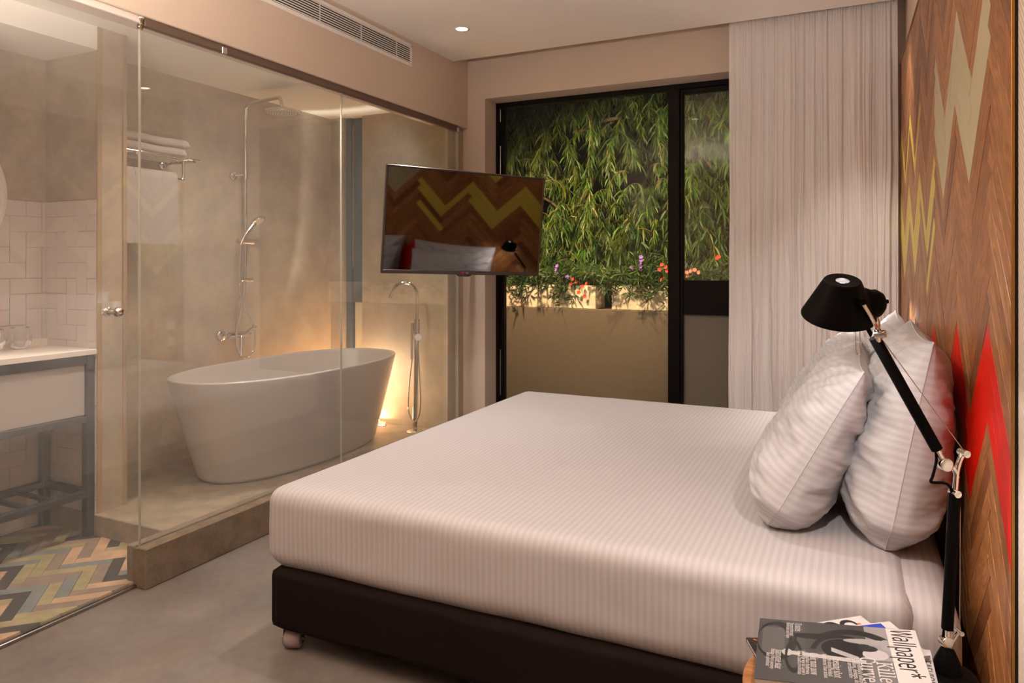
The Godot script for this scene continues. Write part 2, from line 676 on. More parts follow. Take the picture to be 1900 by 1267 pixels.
func build_shell() -> void:
	var f := struct("floor", "grey brown polished concrete floor of the bedroom")
	put("slab", slab(Vector3(-2.46, -0.1, -4.6), Vector3(0.5, 0.0, 2.1)), M.concrete_floor, f)
	var c := struct("ceiling", "plain warm white bedroom ceiling")
	put("slab", slab(Vector3(-2.44, CEIL, -4.18), Vector3(0.5, 2.74, 2.1)), M.ceiling_paint, c)
	put("curtain_recess", slab(Vector3(-2.6, 2.74, -4.6), Vector3(0.5, 2.84, 2.1)), M.ceiling_paint, c)
	var w := struct("wall_back", "painted wall round the big window")
	var s := begin()
	box(s, Vector3(-2.382, 1.37, -4.468), Vector3(0.176, 2.74, 0.18))
	put("pier", s.commit(), M.paint, w)
	put("lintel", slab(Vector3(-2.294, 2.355, -4.558), Vector3(-0.15, 2.74, ZB)), M.paint, w)
	put("pier", slab(Vector3(-0.15, 0.0, -4.558), Vector3(0.5, 2.74, ZB)), M.paint, w)
	w = struct("wall_left", "painted bulkhead over the glass partition")
	put("bulkhead", slab(Vector3(-2.6, 2.16, -4.378), Vector3(XB, 2.74, 2.1), 0.003), M.paint, w)
	w = struct("wall_entry", "painted wall beside the glass door")
	put("panel", slab(Vector3(-2.6, 0.0, -1.04), Vector3(XB, 2.16, 2.1)), M.paint, w)
	w = struct("wall_front", "painted wall behind the camera")
	put("panel", slab(Vector3(-2.6, 0.0, 2.0), Vector3(0.5, 2.74, 2.1)), M.oak_5, w)
	# air grille in the bulkhead
	var v := thing("air_grille", "long white slatted air conditioning grille in the bulkhead over the glass", "air vent", Vector3(XB, 2.482, -2.6))
	var z0 := -1.075
	var z1 := 1.0
	var fr := begin()
	box(fr, Vector3(0.003, 0.058, (z0 + z1) / 2), Vector3(0.01, 0.02, z1 - z0), 0.002)
	box(fr, Vector3(0.003, -0.058, (z0 + z1) / 2), Vector3(0.01, 0.02, z1 - z0), 0.002)
	box(fr, Vector3(0.003, 0, z0 + 0.01), Vector3(0.01, 0.12, 0.02), 0.002)
	box(fr, Vector3(0.003, 0, z1 - 0.01), Vector3(0.01, 0.12, 0.02), 0.002)
	put("frame", fr.commit(), M.grille_white, v)
	put("dark_backing", slab(Vector3(0.0002, -0.05, z0 + 0.015), Vector3(0.0012, 0.05, z1 - 0.015)), M.dark, v)
	var sl := box_mesh(Vector3(0.009, 0.0050, z1 - z0 - 0.03), 0.001)
	for k in 8:
		put("slat", sl, M.grille_white, v, Transform3D(Basis(Vector3(0, 0, 1), -0.35), Vector3(0.0055, -0.043 + k * 0.0123, (z0 + z1) / 2)))
	for k in 6:
		put("divider", slab(Vector3(0.001, -0.05, -0.002), Vector3(0.006, 0.05, 0.002)), M.grille_white, v, Transform3D(Basis(), Vector3(0, 0, z0 + 0.16 + 0.335 * k)))

func build_bathroom_shell() -> void:
	var w := struct("wall_bathroom_shower", "sand plastered wall behind the bathtub")
	put("plaster", slab(Vector3(-3.55, 0.0, -4.3), Vector3(-3.451, 2.4, -2.15)), M.plaster, w)
	w = struct("wall_bathroom_far", "sand plastered wall at the far end of the bathroom")
	put("plaster", slab(Vector3(-3.6, 0.0, -4.45), Vector3(-3.332, 2.4, -4.167)), M.plaster, w)
	put("plaster", slab(Vector3(-3.171, 0.0, -4.45), Vector3(-2.466, 2.4, -4.167)), M.plaster, w)
	put("recess_back", slab(Vector3(-3.4, 0.0, -4.5), Vector3(-3.1, 2.4, -4.3)), M.blue_frame, w)
	w = struct("wall_bathroom_stub", "plastered stub wall between vanity and bathtub with metal edge strips")
	put("plaster", slab(Vector3(-3.6, 0.0, -2.231), Vector3(-3.043, 2.4, -2.101)), M.plaster, w)
	put("edge_strip", slab(Vector3(-3.048, 0.1, -2.116), Vector3(-3.039, 2.276, -2.092), 0.002), M.strip, w)
	put("edge_strip", slab(Vector3(-3.048, 0.111, -2.237), Vector3(-3.039, 2.276, -2.216), 0.002), M.strip, w)
	w = struct("wall_bathroom_vanity", "plastered wall behind the vanity with white tiles below")
	put("plaster", slab(Vector3(-3.55, 0.0, -2.2), Vector3(-3.421, 2.4, -0.5)), M.plaster, w)
	# tiled dado: 7 x 14 cm tiles laid in a right-angled herringbone, on the long wall and on the stub wall
	put("tile_bed", slab(Vector3(-3.421, 0.0, -2.101), Vector3(-3.412, 1.508, -0.5)), M.grout, w)
	put("tile_bed", slab(Vector3(-3.42, 0.0, -2.101), Vector3(-3.045, 1.508, -2.094)), M.grout, w)
	put("dado_cap", slab(Vector3(-3.42, 1.508, -2.092), Vector3(-3.404, 1.512, -0.5)), M.strip, w)
	put("dado_cap", slab(Vector3(-3.42, 1.508, -2.1), Vector3(-3.048, 1.512, -2.088)), M.strip, w)
	var tw := 0.0705
	for face in 2:
		var lo := Vector2(-2.094, 0.0) if face == 0 else Vector2(-3.412, 0.0)
		var hi := Vector2(-1.55, 1.508) if face == 0 else Vector2(-3.046, 1.508)
		for j in range(-14, 15):
			for k in range(-24, 36):
				for dirn in 2:
					var a := Vector2(k * tw + j * 2 * tw, k * tw - j * 2 * tw)
					var r := Rect2(a, Vector2(2 * tw, tw)) if dirn == 0 else Rect2(a + Vector2(2 * tw, -tw), Vector2(tw, 2 * tw))
					r.position += Vector2(lo.x + 0.02, 1.508 - 22 * tw)
					var q := r.intersection(Rect2(lo, hi - lo)).grow(-0.0011)
					if not r.intersects(Rect2(lo, hi - lo)) or q.size.x < 0.012 or q.size.y < 0.012:
						continue
					if q.end.y < 0.75:
						if face == 0 and q.position.x > -1.62:
							continue
					var cen := q.get_center()
					var lift := rng.randf_range(0.0045, 0.0062)
					if face == 0:
						put("tile", tile_shape(Vector3(0.008, q.size.y, q.size.x)), M.wall_tile, w, Transform3D(Basis(), Vector3(-3.412 + lift - 0.004, cen.y, cen.x)))
					else:
						put("tile", tile_shape(Vector3(q.size.x, q.size.y, 0.008)), M.wall_tile, w, Transform3D(Basis(), Vector3(cen.x, cen.y, -2.094 + lift - 0.004)))
	w = struct("wall_bathroom_near", "plastered end wall of the bathroom")
	put("plaster", slab(Vector3(-3.55, 0.0, -0.6), Vector3(-2.5, 2.4, -0.5)), M.plaster, w)
	var c := struct("ceiling_bathroom", "pale bathroom ceiling with a lower soffit over the vanity")
	put("slab", slab(Vector3(-3.55, 2.276, -4.45), Vector3(-2.466, 2.4, -0.5)), M.bath_ceiling, c)
	put("soffit", slab(Vector3(-3.45, 2.173, -2.101), Vector3(-3.041, 2.276, -0.5)), M.bath_ceiling, c)
	var f := struct("floor_bathroom", "bathroom floor of slim painted planks in herringbone, black peach sage blue and taupe")
	put("base", slab(Vector3(-3.55, -0.1, -2.2), Vector3(-2.462, 0.012, -0.5)), M.grout, f)
	var L := 0.186
	var wd := 0.0455
	var pitch := L / sqrt(2.0)
	var per := wd * sqrt(2.0)
	var palette := ["tile_black", "tile_peach", "tile_sage", "tile_blue", "tile_taupe", "tile_sage", "tile_peach", "tile_taupe", "tile_black", "tile_blue"]
	var clip := PackedVector2Array([Vector2(-3.41, -2.08), Vector2(-2.462, -2.08), Vector2(-2.462, -1.02), Vector2(-3.41, -1.02)])
	for c0 in range(-1, 8):
		for k in range(-1, 18):
			var cx := -2.4515 - pitch * (c0 + 0.5)
			var cz := -1.03 - per * k - (per / 2 if c0 % 2 else 0.0)
			var ang := PI / 4 if c0 % 2 else -PI / 4
			var col: String = palette[(k * 3 + c0 * 7 + (k * k + c0) % 3 + 20) % palette.size()]
			var u := Vector2(cos(ang), sin(ang))
			var v := Vector2(-u.y, u.x)
			var poly := PackedVector2Array()
			for q in [[-1, -1], [1, -1], [1, 1], [-1, 1]]:
				poly.append(Vector2(cx, cz) + u * q[0] * (L / 2 - 0.0006) + v * q[1] * (wd / 2 - 0.0006))
			for pp in Geometry2D.intersect_polygons(poly, clip):
				if area_of(pp) > 0.0002:
					var loc := PackedVector2Array()
					for q in pp:
						loc.append(Vector2(q.x - cx, -(q.y - cz)))
					put("floor_plank", plate(loc, 0.009, 0.0007, Vector2.ZERO, Vector2.ONE), M[col], f, Transform3D(Basis(Vector3(1, 0, 0), -PI / 2), Vector3(cx, 0.011, cz)))
	var p := struct("bath_platform", "raised concrete platform that carries the bathtub")
	put("top", slab(Vector3(-3.46, 0.0, -4.2), Vector3(-2.5, 0.111, -2.08), 0.004), M.platform, p)
	var k := struct("curb", "brown concrete curb under the glass partition")
	put("body", slab(Vector3(-2.5, 0.0, -4.3), Vector3(-2.462, 0.154, -1.837), 0.003), M.concrete_curb, k)
	put("body", slab(Vector3(-2.446, 0.0, -4.3), Vector3(-2.393, 0.154, -1.837), 0.004), M.concrete_curb, k)
	put("groove", slab(Vector3(-2.47, 0.0, -4.3), Vector3(-2.44, 0.146, -1.838)), M.concrete_curb, k)

var tiles := {}
func tile_shape(s: Vector3) -> ArrayMesh:
	var key := s.snapped(Vector3.ONE * 0.0005)
	if not tiles.has(key):
		tiles[key] = box_mesh(s, 0.0012)
	return tiles[key]

func area_of(p: PackedVector2Array) -> float:
	var a := 0.0
	for i in p.size():
		a += p[i].cross(p[(i + 1) % p.size()])
	return absf(a) / 2.0

# ------------------------------------------------------------------ window
func build_window() -> void:
	var w := struct("window_1", "black steel framed floor to ceiling window")
	var z := -4.551
	var bar := func(called: String, x0: float, x1: float, y0: float, y1: float, d: float, zz: float) -> void:
		put(called, slab(Vector3(x0, y0, zz - d), Vector3(x1, y1, zz), 0.003), M.black_frame, w)
	bar.call("frame_stile", -2.294, -2.268, 0.0, 2.355, 0.06, z + 0.01)
	bar.call("sash_stile", -2.266, -2.239, 0.02, 2.335, 0.05, z - 0.004)
	bar.call("mullion", -1.072, -0.997, 0.0, 2.355, 0.07, z + 0.012)
	bar.call("head", -2.294, -0.15, 2.322, 2.355, 0.06, z + 0.01)
	bar.call("sill", -2.294, -0.15, 0.0, 0.05, 0.06, z + 0.01)
	put("window_pane", slab(Vector3(-2.24, 0.05, z - 0.034), Vector3(-1.07, 2.325, z - 0.028)), M.window_glass, w)
	put("hinge", tube_mesh([Vector3(-2.256, 1.75, z + 0.012), Vector3(-2.256, 2.05, z + 0.012)], 0.005, 8), M.steel, w)
	put("hinge", tube_mesh([Vector3(-2.256, 2.22, z + 0.012), Vector3(-2.256, 2.31, z + 0.012)], 0.005, 8), M.steel, w)
	put("hinge", tube_mesh([Vector3(-2.256, 0.3, z + 0.012), Vector3(-2.256, 0.62, z + 0.012)], 0.005, 8), M.steel, w)
	var d := struct("door_1", "black steel balcony door half behind the curtain")
	var bd := func(called: String, x0: float, x1: float, y0: float, y1: float) -> void:
		put(called, slab(Vector3(x0, y0, z - 0.05), Vector3(x1, y1, z + 0.004), 0.003), M.black_frame, d)
	bd.call("stile", -0.995, -0.978, 0.02, 2.32)
	bd.call("stile", -0.30, -0.15, 0.02, 2.32)
	bd.call("top_rail", -0.978, -0.30, 2.29, 2.32)
	bd.call("middle_rail", -0.978, -0.30, 0.904, 1.118)
	bd.call("bottom_rail", -0.978, -0.30, 0.02, 0.12)
	put("window_pane", slab(Vector3(-0.98, 1.115, z - 0.03), Vector3(-0.298, 2.292, z - 0.024)), M.door_glass, d)
	put("frosted_pane", slab(Vector3(-0.98, 0.118, z - 0.03), Vector3(-0.298, 0.906, z - 0.022)), M.frosted, d)

# ------------------------------------------------------------------ garden outside
func leaf_sprig(seed_: int, length: float, leaves: int, leaf_l: float, leaf_w: float, droop: float) -> ArrayMesh:
	var r := RandomNumberGenerator.new()
	r.seed = seed_
	var s := begin()
	var path := []
	var dirn := Vector3(r.randf_range(0.3, 0.7), r.randf_range(-0.2, 0.3), r.randf_range(0.1, 0.6))
	var p := Vector3.ZERO
	for i in 9:
		path.append(p)
		p += dirn.normalized() * length / 8.0
		dirn += Vector3(r.randf_range(-0.1, 0.1), -droop, r.randf_range(-0.1, 0.1))
	for i in 8:
		var a: Vector3 = path[i]
		var b: Vector3 = path[i + 1]
		var o := (b - a).cross(Vector3(0.2, 0.1, 1)).normalized() * 0.0022
		s.set_color(Color(0.20, 0.15, 0.05))
		quad(s, a - o, a + o, b + o, b - o, Vector3.BACK)
	for k in leaves:
		var t := r.randf_range(0.12, 1.0) * 7.999
		var base: Vector3 = (path[int(t)] as Vector3).lerp(path[int(t) + 1], fmod(t, 1.0))
		var out := Vector3(r.randf_range(-0.55, 0.55), r.randf_range(-1.0, -0.1) + (0.7 if droop < 0.1 else 0.0), r.randf_range(-0.55, 0.55)).normalized()
		var side := out.cross(Vector3(r.randf_range(-1, 1), r.randf_range(-1, 1), r.randf_range(-1, 1))).normalized()
		var ll := leaf_l * r.randf_range(0.6, 1.2)
		var g := r.randf_range(0.55, 1.35)
		s.set_color(Color(0.066 * g * r.randf_range(0.6, 1.7), 0.135 * g, 0.014 * g * r.randf_range(0.5, 2.0)))
		var q := base
		var prev_l := base
		var prev_r := base
		for i in 4:
			q += out * ll / 4.0
			out = (out + Vector3(0, -droop * 1.4, 0)).normalized()
			side = (side - out * side.dot(out)).normalized()
			var ww: float = leaf_w * [0.85, 1.0, 0.7, 0.02][i]
			var cl := q - side * ww
			var cr := q + side * ww
			quad(s, prev_l, prev_r, cr, cl, side.cross(out))
			prev_l = cl
			prev_r = cr
	return s.commit()

func build_outside() -> void:
	var ground := struct("floor_terrace", "dark terrace floor outside the window")
	put("slab", slab(Vector3(-6.0, -0.15, -8.0), Vector3(3.0, -0.02, -4.56)), M.earth, ground)
	var wall := struct("wall_parapet", "low beige rendered wall outside the window")
	put("body", slab(Vector3(-4.5, 0.0, -6.0), Vector3(1.2, 0.852, -5.56), 0.003), M.parapet, wall)
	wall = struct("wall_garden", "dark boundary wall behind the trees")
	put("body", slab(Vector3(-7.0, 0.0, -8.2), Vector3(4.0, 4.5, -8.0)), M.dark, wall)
	var px := [[-3.9, -1.916], [-1.778, -0.72], [-0.6, 0.6]]
	var pl := ["long beige planter box on the wall below the television", "beige planter box on the wall in front of the window mullion", "beige planter box seen through the balcony door"]
	for i in 3:
		var t := thing("planter_box", pl[i], "planter", Vector3((px[i][0] + px[i][1]) / 2, 0.854, -5.72), 0.0, "planter boxes on the low wall")
		var hw: float = (px[i][1] - px[i][0]) / 2
		put("front_panel", slab(Vector3(-hw, 0, 0.10), Vector3(hw, 0.19, 0.12), 0.002), M.planter, t)
		put("rear_panel", slab(Vector3(-hw, 0, -0.12), Vector3(hw, 0.19, -0.10), 0.002), M.planter, t)
		put("end_panel", slab(Vector3(-hw, 0, -0.1), Vector3(-hw + 0.02, 0.19, 0.1), 0.001), M.planter, t)
		put("end_panel", slab(Vector3(hw - 0.02, 0, -0.1), Vector3(hw, 0.19, 0.1), 0.001), M.planter, t)
		put("soil", slab(Vector3(-hw + 0.02, 0.01, -0.1), Vector3(hw - 0.02, 0.165, 0.1)), M.earth, t)
	# weeping trees: branches and hanging foliage in clumps with dark gaps
	var sprigs := []
	for k in 7:
		sprigs.append(leaf_sprig(100 + k, 0.46, 56, 0.13, 0.0062, 0.26))
	var clumps := [[-2.9, 2.75, 0.45], [-2.45, 2.85, 0.4], [-2.0, 2.75, 0.4], [-1.55, 2.85, 0.42], [-1.2, 2.7, 0.4], [-0.85, 2.75, 0.4], [-3.0, 2.35, 0.35], [-2.72, 2.2, 0.3], [-1.98, 2.42, 0.22], [-1.62, 2.5, 0.42], [-1.25, 2.35, 0.36], [-1.45, 2.05, 0.42], [-1.2, 1.85, 0.35], [-1.62, 1.75, 0.4], [-2.15, 1.78, 0.3], [-1.35, 1.5, 0.4], [-1.7, 1.4, 0.34], [-2.3, 1.55, 0.34], [-2.15, 1.3, 0.36], [-2.6, 1.4, 0.3], [-0.95, 2.2, 0.35], [-0.8, 2.5, 0.4], [-2.75, 1.85, 0.3], [-0.55, 2.3, 0.4], [-0.3, 2.7, 0.5], [-3.3, 2.6, 0.5], [-3.3, 1.9, 0.5], [-1.85, 1.12, 0.3], [-2.0, 0.95, 0.2], [-1.75, 0.9, 0.2]]
	var tree := thing("weeping_tree", "weeping tree with long hanging green leaves outside the window", "tree", Vector3(-2.0, 0.0, -6.6))
	put("trunk", tube_mesh(spline([Vector3(-0.9, 0.0, -0.5), Vector3(-0.8, 1.0, -0.45), Vector3(-0.5, 1.9, -0.3), Vector3(0.1, 2.6, -0.2), Vector3(0.3, 3.4, -0.2)]), 0.07, 8, 0.03), M.bark, tree)
	put("branch", tube_mesh(spline([Vector3(-0.35, 2.44, 0.25), Vector3(-0.15, 2.5, 0.36), Vector3(0.1, 2.52, 0.42)]), 0.02, 8, 0.017), M.bark, tree)
	put("branch", tube_mesh(spline([Vector3(-1.0, 1.95, 0.35), Vector3(-0.6, 1.82, 0.38), Vector3(-0.35, 1.6, 0.36), Vector3(-0.1, 1.45, 0.3)]), 0.014, 8, 0.009), M.bark, tree)
	put("branch", tube_mesh(spline([Vector3(0.1, 2.6, -0.2), Vector3(0.6, 2.4, 0.2), Vector3(1.0, 1.9, 0.4)]), 0.025, 8, 0.012), M.bark, tree)
	var places := []
	for c in clumps:
		var n := int(23 * c[2] / 0.35)
		for i in n:
			var a := rng.randf() * TAU
			var rr: float = c[2] * sqrt(rng.randf())
			places.append([Vector3(c[0] + rr * cos(a) + 2.0, c[1] + rr * sin(a) * 0.85, rng.randf_range(0.0, 0.5) + (0.15 if c[1] < 2.2 else 0.0)), rng.randf_range(0.65, 1.15)])
	for k in 7:
		var mine := []
		for i in places.size():
			if i % 7 == k:
				mine.append(places[i])
		var mm := MultiMesh.new()
		mm.transform_format = MultiMesh.TRANSFORM_3D
		mm.use_colors = true
		mm.mesh = sprigs[k]
		mm.instance_count = mine.size()
		for i in mine.size():
			mm.set_instance_transform(i, Transform3D(Basis(Vector3.UP, rng.randf() * TAU).scaled(Vector3.ONE * mine[i][1]), mine[i][0]))
			var g := rng.randf_range(0.6, 1.25)
			mm.set_instance_color(i, Color(g * rng.randf_range(0.85, 1.25), g, g * rng.randf_range(0.7, 1.2)))
		var o := MultiMeshInstance3D.new()
		o.name = "foliage"
		o.multimesh = mm
		o.material_override = M.leaf
		o.set_meta("kind", "stuff")
		tree.add_child(o, true)
	# plants in the boxes
	var grass := []
	for k in 4:
		grass.append(leaf_sprig(300 + k, 0.20, 30, 0.07, 0.0045, 0.05))
	var spots := [[-2.62, 0], [-2.3, 1], [-2.05, 2], [-1.68, 3], [-1.5, 1], [-1.32, 2], [-1.05, 0], [-0.88, 3]]
	var lab := ["low leafy plant at the left end of the long planter", "feathery green plant with violet flowers under the television corner", "leafy plant with small red flowers spilling over the long planter", "green plant at the left end of the short planter", "feathery plant with a violet flower spike in the short planter", "green plant with orange red flowers beside the window mullion", "plant with pink blossoms behind the balcony door glass", "tall thin plant with one red bloom behind the door glass"]
	for i in spots.size():
		var t := thing("planter_plant", lab[i], "plant", Vector3(spots[i][0], 1.015, -5.70), 0.0, "plants in the planter boxes")
		var mm := MultiMesh.new()
		mm.transform_format = MultiMesh.TRANSFORM_3D
		mm.use_colors = true
		mm.mesh = grass[spots[i][1]]
		mm.instance_count = 34
		for k in 34:
			mm.set_instance_transform(k, Transform3D(Basis(Vector3.UP, rng.randf() * TAU).rotated(Vector3(rng.randf(), 0, rng.randf()).normalized(), rng.randf_range(0.0, 0.9)).scaled(Vector3.ONE * rng.randf_range(0.7, 1.35)), Vector3(rng.randf_range(-0.15, 0.15), rng.randf_range(0.0, 0.16), rng.randf_range(-0.08, 0.08))))
			var g := rng.randf_range(0.4, 1.0)
			mm.set_instance_color(k, Color(g, g, g))
		var o := MultiMeshInstance3D.new()
		o.name = "foliage"
		o.multimesh = mm
		o.material_override = M.leaf
		o.set_meta("kind", "stuff")
		t.add_child(o, true)
	var bloom := begin()
	for k in 5:
		var a := TAU * k / 5
		var c := Vector3(cos(a), 0.35, sin(a)) * 0.011
		var sd := Vector3(-sin(a), 0, cos(a)) * 0.008
		quad(bloom, Vector3.ZERO, c * 0.7 - sd, c * 1.35, c * 0.7 + sd, Vector3.UP)
	var bm := bloom.commit()
	var blooms := [[1, "flower_violet", [[0.05, 0.16], [0.06, 0.19], [0.055, 0.13], [0.15, 0.10]]], [2, "flower_red", [[-0.07, 0.04], [-0.02, 0.06], [0.03, 0.02], [0.07, 0.045], [-0.05, 0.08], [0.0, -0.03], [0.05, -0.06]]], [4, "flower_violet", [[-0.03, 0.16], [-0.028, 0.185], [-0.032, 0.21], [-0.027, 0.235], [-0.03, 0.26], [-0.10, 0.17]]], [5, "flower_red", [[-0.06, 0.16], [-0.04, 0.2], [0.0, 0.15], [0.02, 0.22], [-0.02, 0.10], [-0.05, 0.08], [0.03, 0.11], [-0.01, 0.18]]], [6, "flower_pink", [[-0.12, 0.14], [-0.09, 0.15], [-0.06, 0.16], [-0.11, 0.11], [-0.03, 0.14]]], [7, "flower_red", [[-0.06, 0.25], [-0.05, 0.26]]]]
	for b in blooms:
		var host: Node3D = get_node("planter_plant" if b[0] == 0 else "planter_plant_%03d" % b[0])
		for q in b[2]:
			put("stem", tube_mesh([Vector3(q[0] * 0.6, -0.005, 0.05), Vector3(q[0] * 0.9, maxf(0.03, q[1] * 0.6), 0.09), Vector3(q[0], q[1], 0.13)], 0.0013, 4), M.stem_green, host)
			put("blossom", bm, M[b[1]], host, Transform3D(Basis(Vector3(1, 0, 0), 1.2).rotated(Vector3.UP, rng.randf_range(-0.5, 0.5)).scaled(Vector3.ONE * 1.25), Vector3(q[0], q[1], 0.13)))
	# garden spots: one on the house wall to the left, one to the right
	var g1 := thing("garden_spotlight", "garden spotlight on the outer wall to the left of the window", "spotlight", Vector3(-2.40, 2.42, -4.62))
	put("lamp_body", lathe_mesh([Vector2(0.0, 0.06), Vector2(0.04, 0.06), Vector2(0.04, 0.06), Vector2(0.045, -0.04)], 16), M.black_frame, g1)
	put("lamp_lens", lathe_mesh([Vector2(0.04, -0.035), Vector2(0.0, -0.035)], 16), M.spot_glow, g1)
	put("bracket", slab(Vector3(-0.012, 0.0, 0.02), Vector3(0.012, 0.02, 0.064)), M.black_frame, g1)
	spot(g1, Vector3(0.0, -0.06, -0.02), Vector3(0.5, -1.35, -1.2), 7.0, 62.0, Color(1.0, 0.86, 0.68), 0.05)
	var g2 := thing("garden_spotlight", "garden spotlight on the outer wall above the balcony door", "spotlight", Vector3(-0.55, 2.52, -4.62))
	put("lamp_body", lathe_mesh([Vector2(0.0, 0.06), Vector2(0.04, 0.06), Vector2(0.04, 0.06), Vector2(0.045, -0.04)], 16), M.black_frame, g2)
	put("lamp_lens", lathe_mesh([Vector2(0.04, -0.035), Vector2(0.0, -0.035)], 16), M.spot_glow, g2)
	put("bracket", slab(Vector3(-0.012, 0.0, 0.02), Vector3(0.012, 0.02, 0.064)), M.black_frame, g2)
	spot(g2, Vector3(0.0, -0.06, -0.02), Vector3(-0.7, -0.75, -1.2), 5.0, 40.0, Color(1.0, 0.95, 0.75), 0.05)

# ------------------------------------------------------------------ headboard
const HS := Vector3(0.216, 0.0, -4.27)
func head_basis() -> Basis:
	var x := Vector3(0.26 - 0.216, 0, 4.27 - 1.592).normalized()
	return Basis(x, Vector3.UP, x.cross(Vector3.UP))

func build_headboard() -> void:
	var w := struct("wall_right", "painted wall behind the timber headboard")
	w.transform = Transform3D(head_basis(), HS)
	put("panel", slab(Vector3(-0.4, 0.0, -0.2), Vector3(2.6845, 2.74, -0.026)), M.paint, w)
	put("edge_panel", slab(Vector3(2.6845, 0.0, -0.2), Vector3(6.6, 2.74, -0.009)), M.edge_wall, w)
	var t := thing("headboard", "tall oak herringbone headboard with painted green, yellow and red zigzags", "headboard", HS)
	t.transform = Transform3D(head_basis(), HS)
	var top := 2.277
	var s_end := 2.680
	put("backing_board", slab(Vector3(-0.09, 0.02, -0.026), Vector3(s_end, top, -0.0115)), M.joint, t)
	put("top_trim", slab(Vector3(-0.09, top, -0.026), Vector3(s_end, top + 0.012, 0.004), 0.002), M.oak_4, t)
	put("brass_edge", slab(Vector3(s_end, 0.0, -0.0045), Vector3(s_end + 0.003, top + 0.012, 0.0015), 0.0008), M.brass, t)
	put("shadow_gap_strip", slab(Vector3(s_end, 0.0, -0.026), Vector3(s_end + 0.002, top + 0.012, -0.0045)), M.dark, t)
	var L := 0.3458
	var wd := 0.05
	var pitch := 0.2445
	var per := wd * sqrt(2.0)
	var clip := PackedVector2Array([Vector2(-0.09, 0.02), Vector2(s_end, 0.02), Vector2(s_end, top), Vector2(-0.09, top)])
	var full := PackedVector2Array()
	for q in [[-1, -1], [1, -1], [1, 1], [-1, 1]]:
		full.append(Vector2(q[0] * (L / 2 - 0.0005), q[1] * (wd / 2 - 0.0005)))
	var variants := []
	for k in 8:
		variants.append(plate(full, 0.0115, 0.0009, Vector2(rng.randf(), rng.randf()), Vector2(1.25, 4.2)))
	# painted bands: column from, column to, lowest and highest centre of a plank, paint
	var bands := [[-2, 0, 1.25, 1.485, "paint_yellow"], [1, 1, 1.275, 1.485, "paint_yellow"], [2, 2, 1.30, 1.485, "paint_yellow"], [3, 4, 1.345, 1.485, "paint_yellow"], [3, 4, 1.205, 1.27, "paint_yellow"], [-2, 2, 1.70, 1.768, "paint_yellow"], [5, 8, 1.525, 1.768, "paint_green"], [3, 5, 0.70, 0.90, "paint_red"], [6, 7, 0.74, 0.945, "paint_red"], [8, 10, 0.755, 0.965, "paint_red"]]
	var hidden := begin()
	var hidden_red := begin()
	var made := 0
	var items := []
	for c in range(-2, 11):
		for k in range(-3, 36):
			var down := c % 2 != 0     # odd columns run down with s
			var cs := 0.0105 + pitch * (c + 1) + pitch / 2
			var cy := 1.485 - per / 2 - per * (k - 12) + (per / 2 if down else 0.0)
			var ang := -PI / 4 if down else PI / 4
			var xf := Transform2D(ang, Vector2(cs, cy))
			var paint := ""
			for b in bands:
				if c >= b[0] and c <= b[1] and cy > b[2] and cy < b[3]:
					paint = b[4]
			var moved := PackedVector2Array()
			for q in full:
				moved.append(xf * q)
			for pp in Geometry2D.intersect_polygons(moved, clip):
				if area_of(pp) < 0.0003:
					continue
				items.append([c, k, cs, cy, ang, xf, paint, pp])
	for it in items:
		var tone := rng.randi() % 8
		var m: Material = M[it[6]] if it[6] != "" else M["oak_%d" % [0, 1, 1, 2, 3, 0, 4, 5][tone]]
		var lift := rng.randf_range(-0.0007, 0.0007)
		var vi := rng.randi() % 8
		var turn := Basis(Vector3(0, 0, 1), it[4])
		var at := Vector3(it[2], it[3], -0.0115 + lift)
		var whole: bool = absf(area_of(it[7]) - area_of(full)) < 1e-6
		if (it[3] < 0.63 and it[2] < 2.2) or (it[3] < 0.9 and it[2] > 0.8 and it[2] < 2.1):
			var pm: ArrayMesh = plate(it[7], 0.0115, 0.0009, Vector2.ZERO, Vector2(1.25, 4.2))
			(hidden_red if it[6] == "paint_red" else hidden).append_from(pm, 0, Transform3D(Basis(), Vector3(0, 0, -0.0115)))
			continue
		if whole:
			put("plank", variants[vi], m, t, Transform3D(turn, at))
		else:
			var loc := PackedVector2Array()
			var inv: Transform2D = (it[5] as Transform2D).affine_inverse()
			for q in it[7]:
				loc.append(inv * q)
			put("plank", plate(loc, 0.0115, 0.0009, Vector2(rng.randf(), rng.randf()), Vector2(1.25, 4.2)), m, t, Transform3D(turn, at))
		made += 1
	var h := put("planks_behind_bed", hidden.commit(), M.oak_1, t)
	h.set_meta("kind", "stuff")
	h = put("painted_planks_behind_bed", hidden_red.commit(), M.paint_red, t)
	h.set_meta("kind", "stuff")
	print("planks ", made)
	# switch plates at the far end, seen in the glass
	for y in [0.715, 0.58]:
		var sw := thing("switch_plate", "small white switch plate on the headboard beyond the far lamp" if y > 0.6 else "small white socket plate low on the headboard beyond the far lamp", "switch plate")
		sw.transform = Transform3D(head_basis(), HS + head_basis() * Vector3(0.10, y, 0.001))
		put("plate", slab(Vector3(-0.036, -0.036, 0), Vector3(0.036, 0.036, 0.007), 0.002), M.white_plastic, sw)
		put("rocker", slab(Vector3(-0.018, -0.022, 0.006), Vector3(0.018, 0.022, 0.010), 0.001), M.white_plastic, sw)

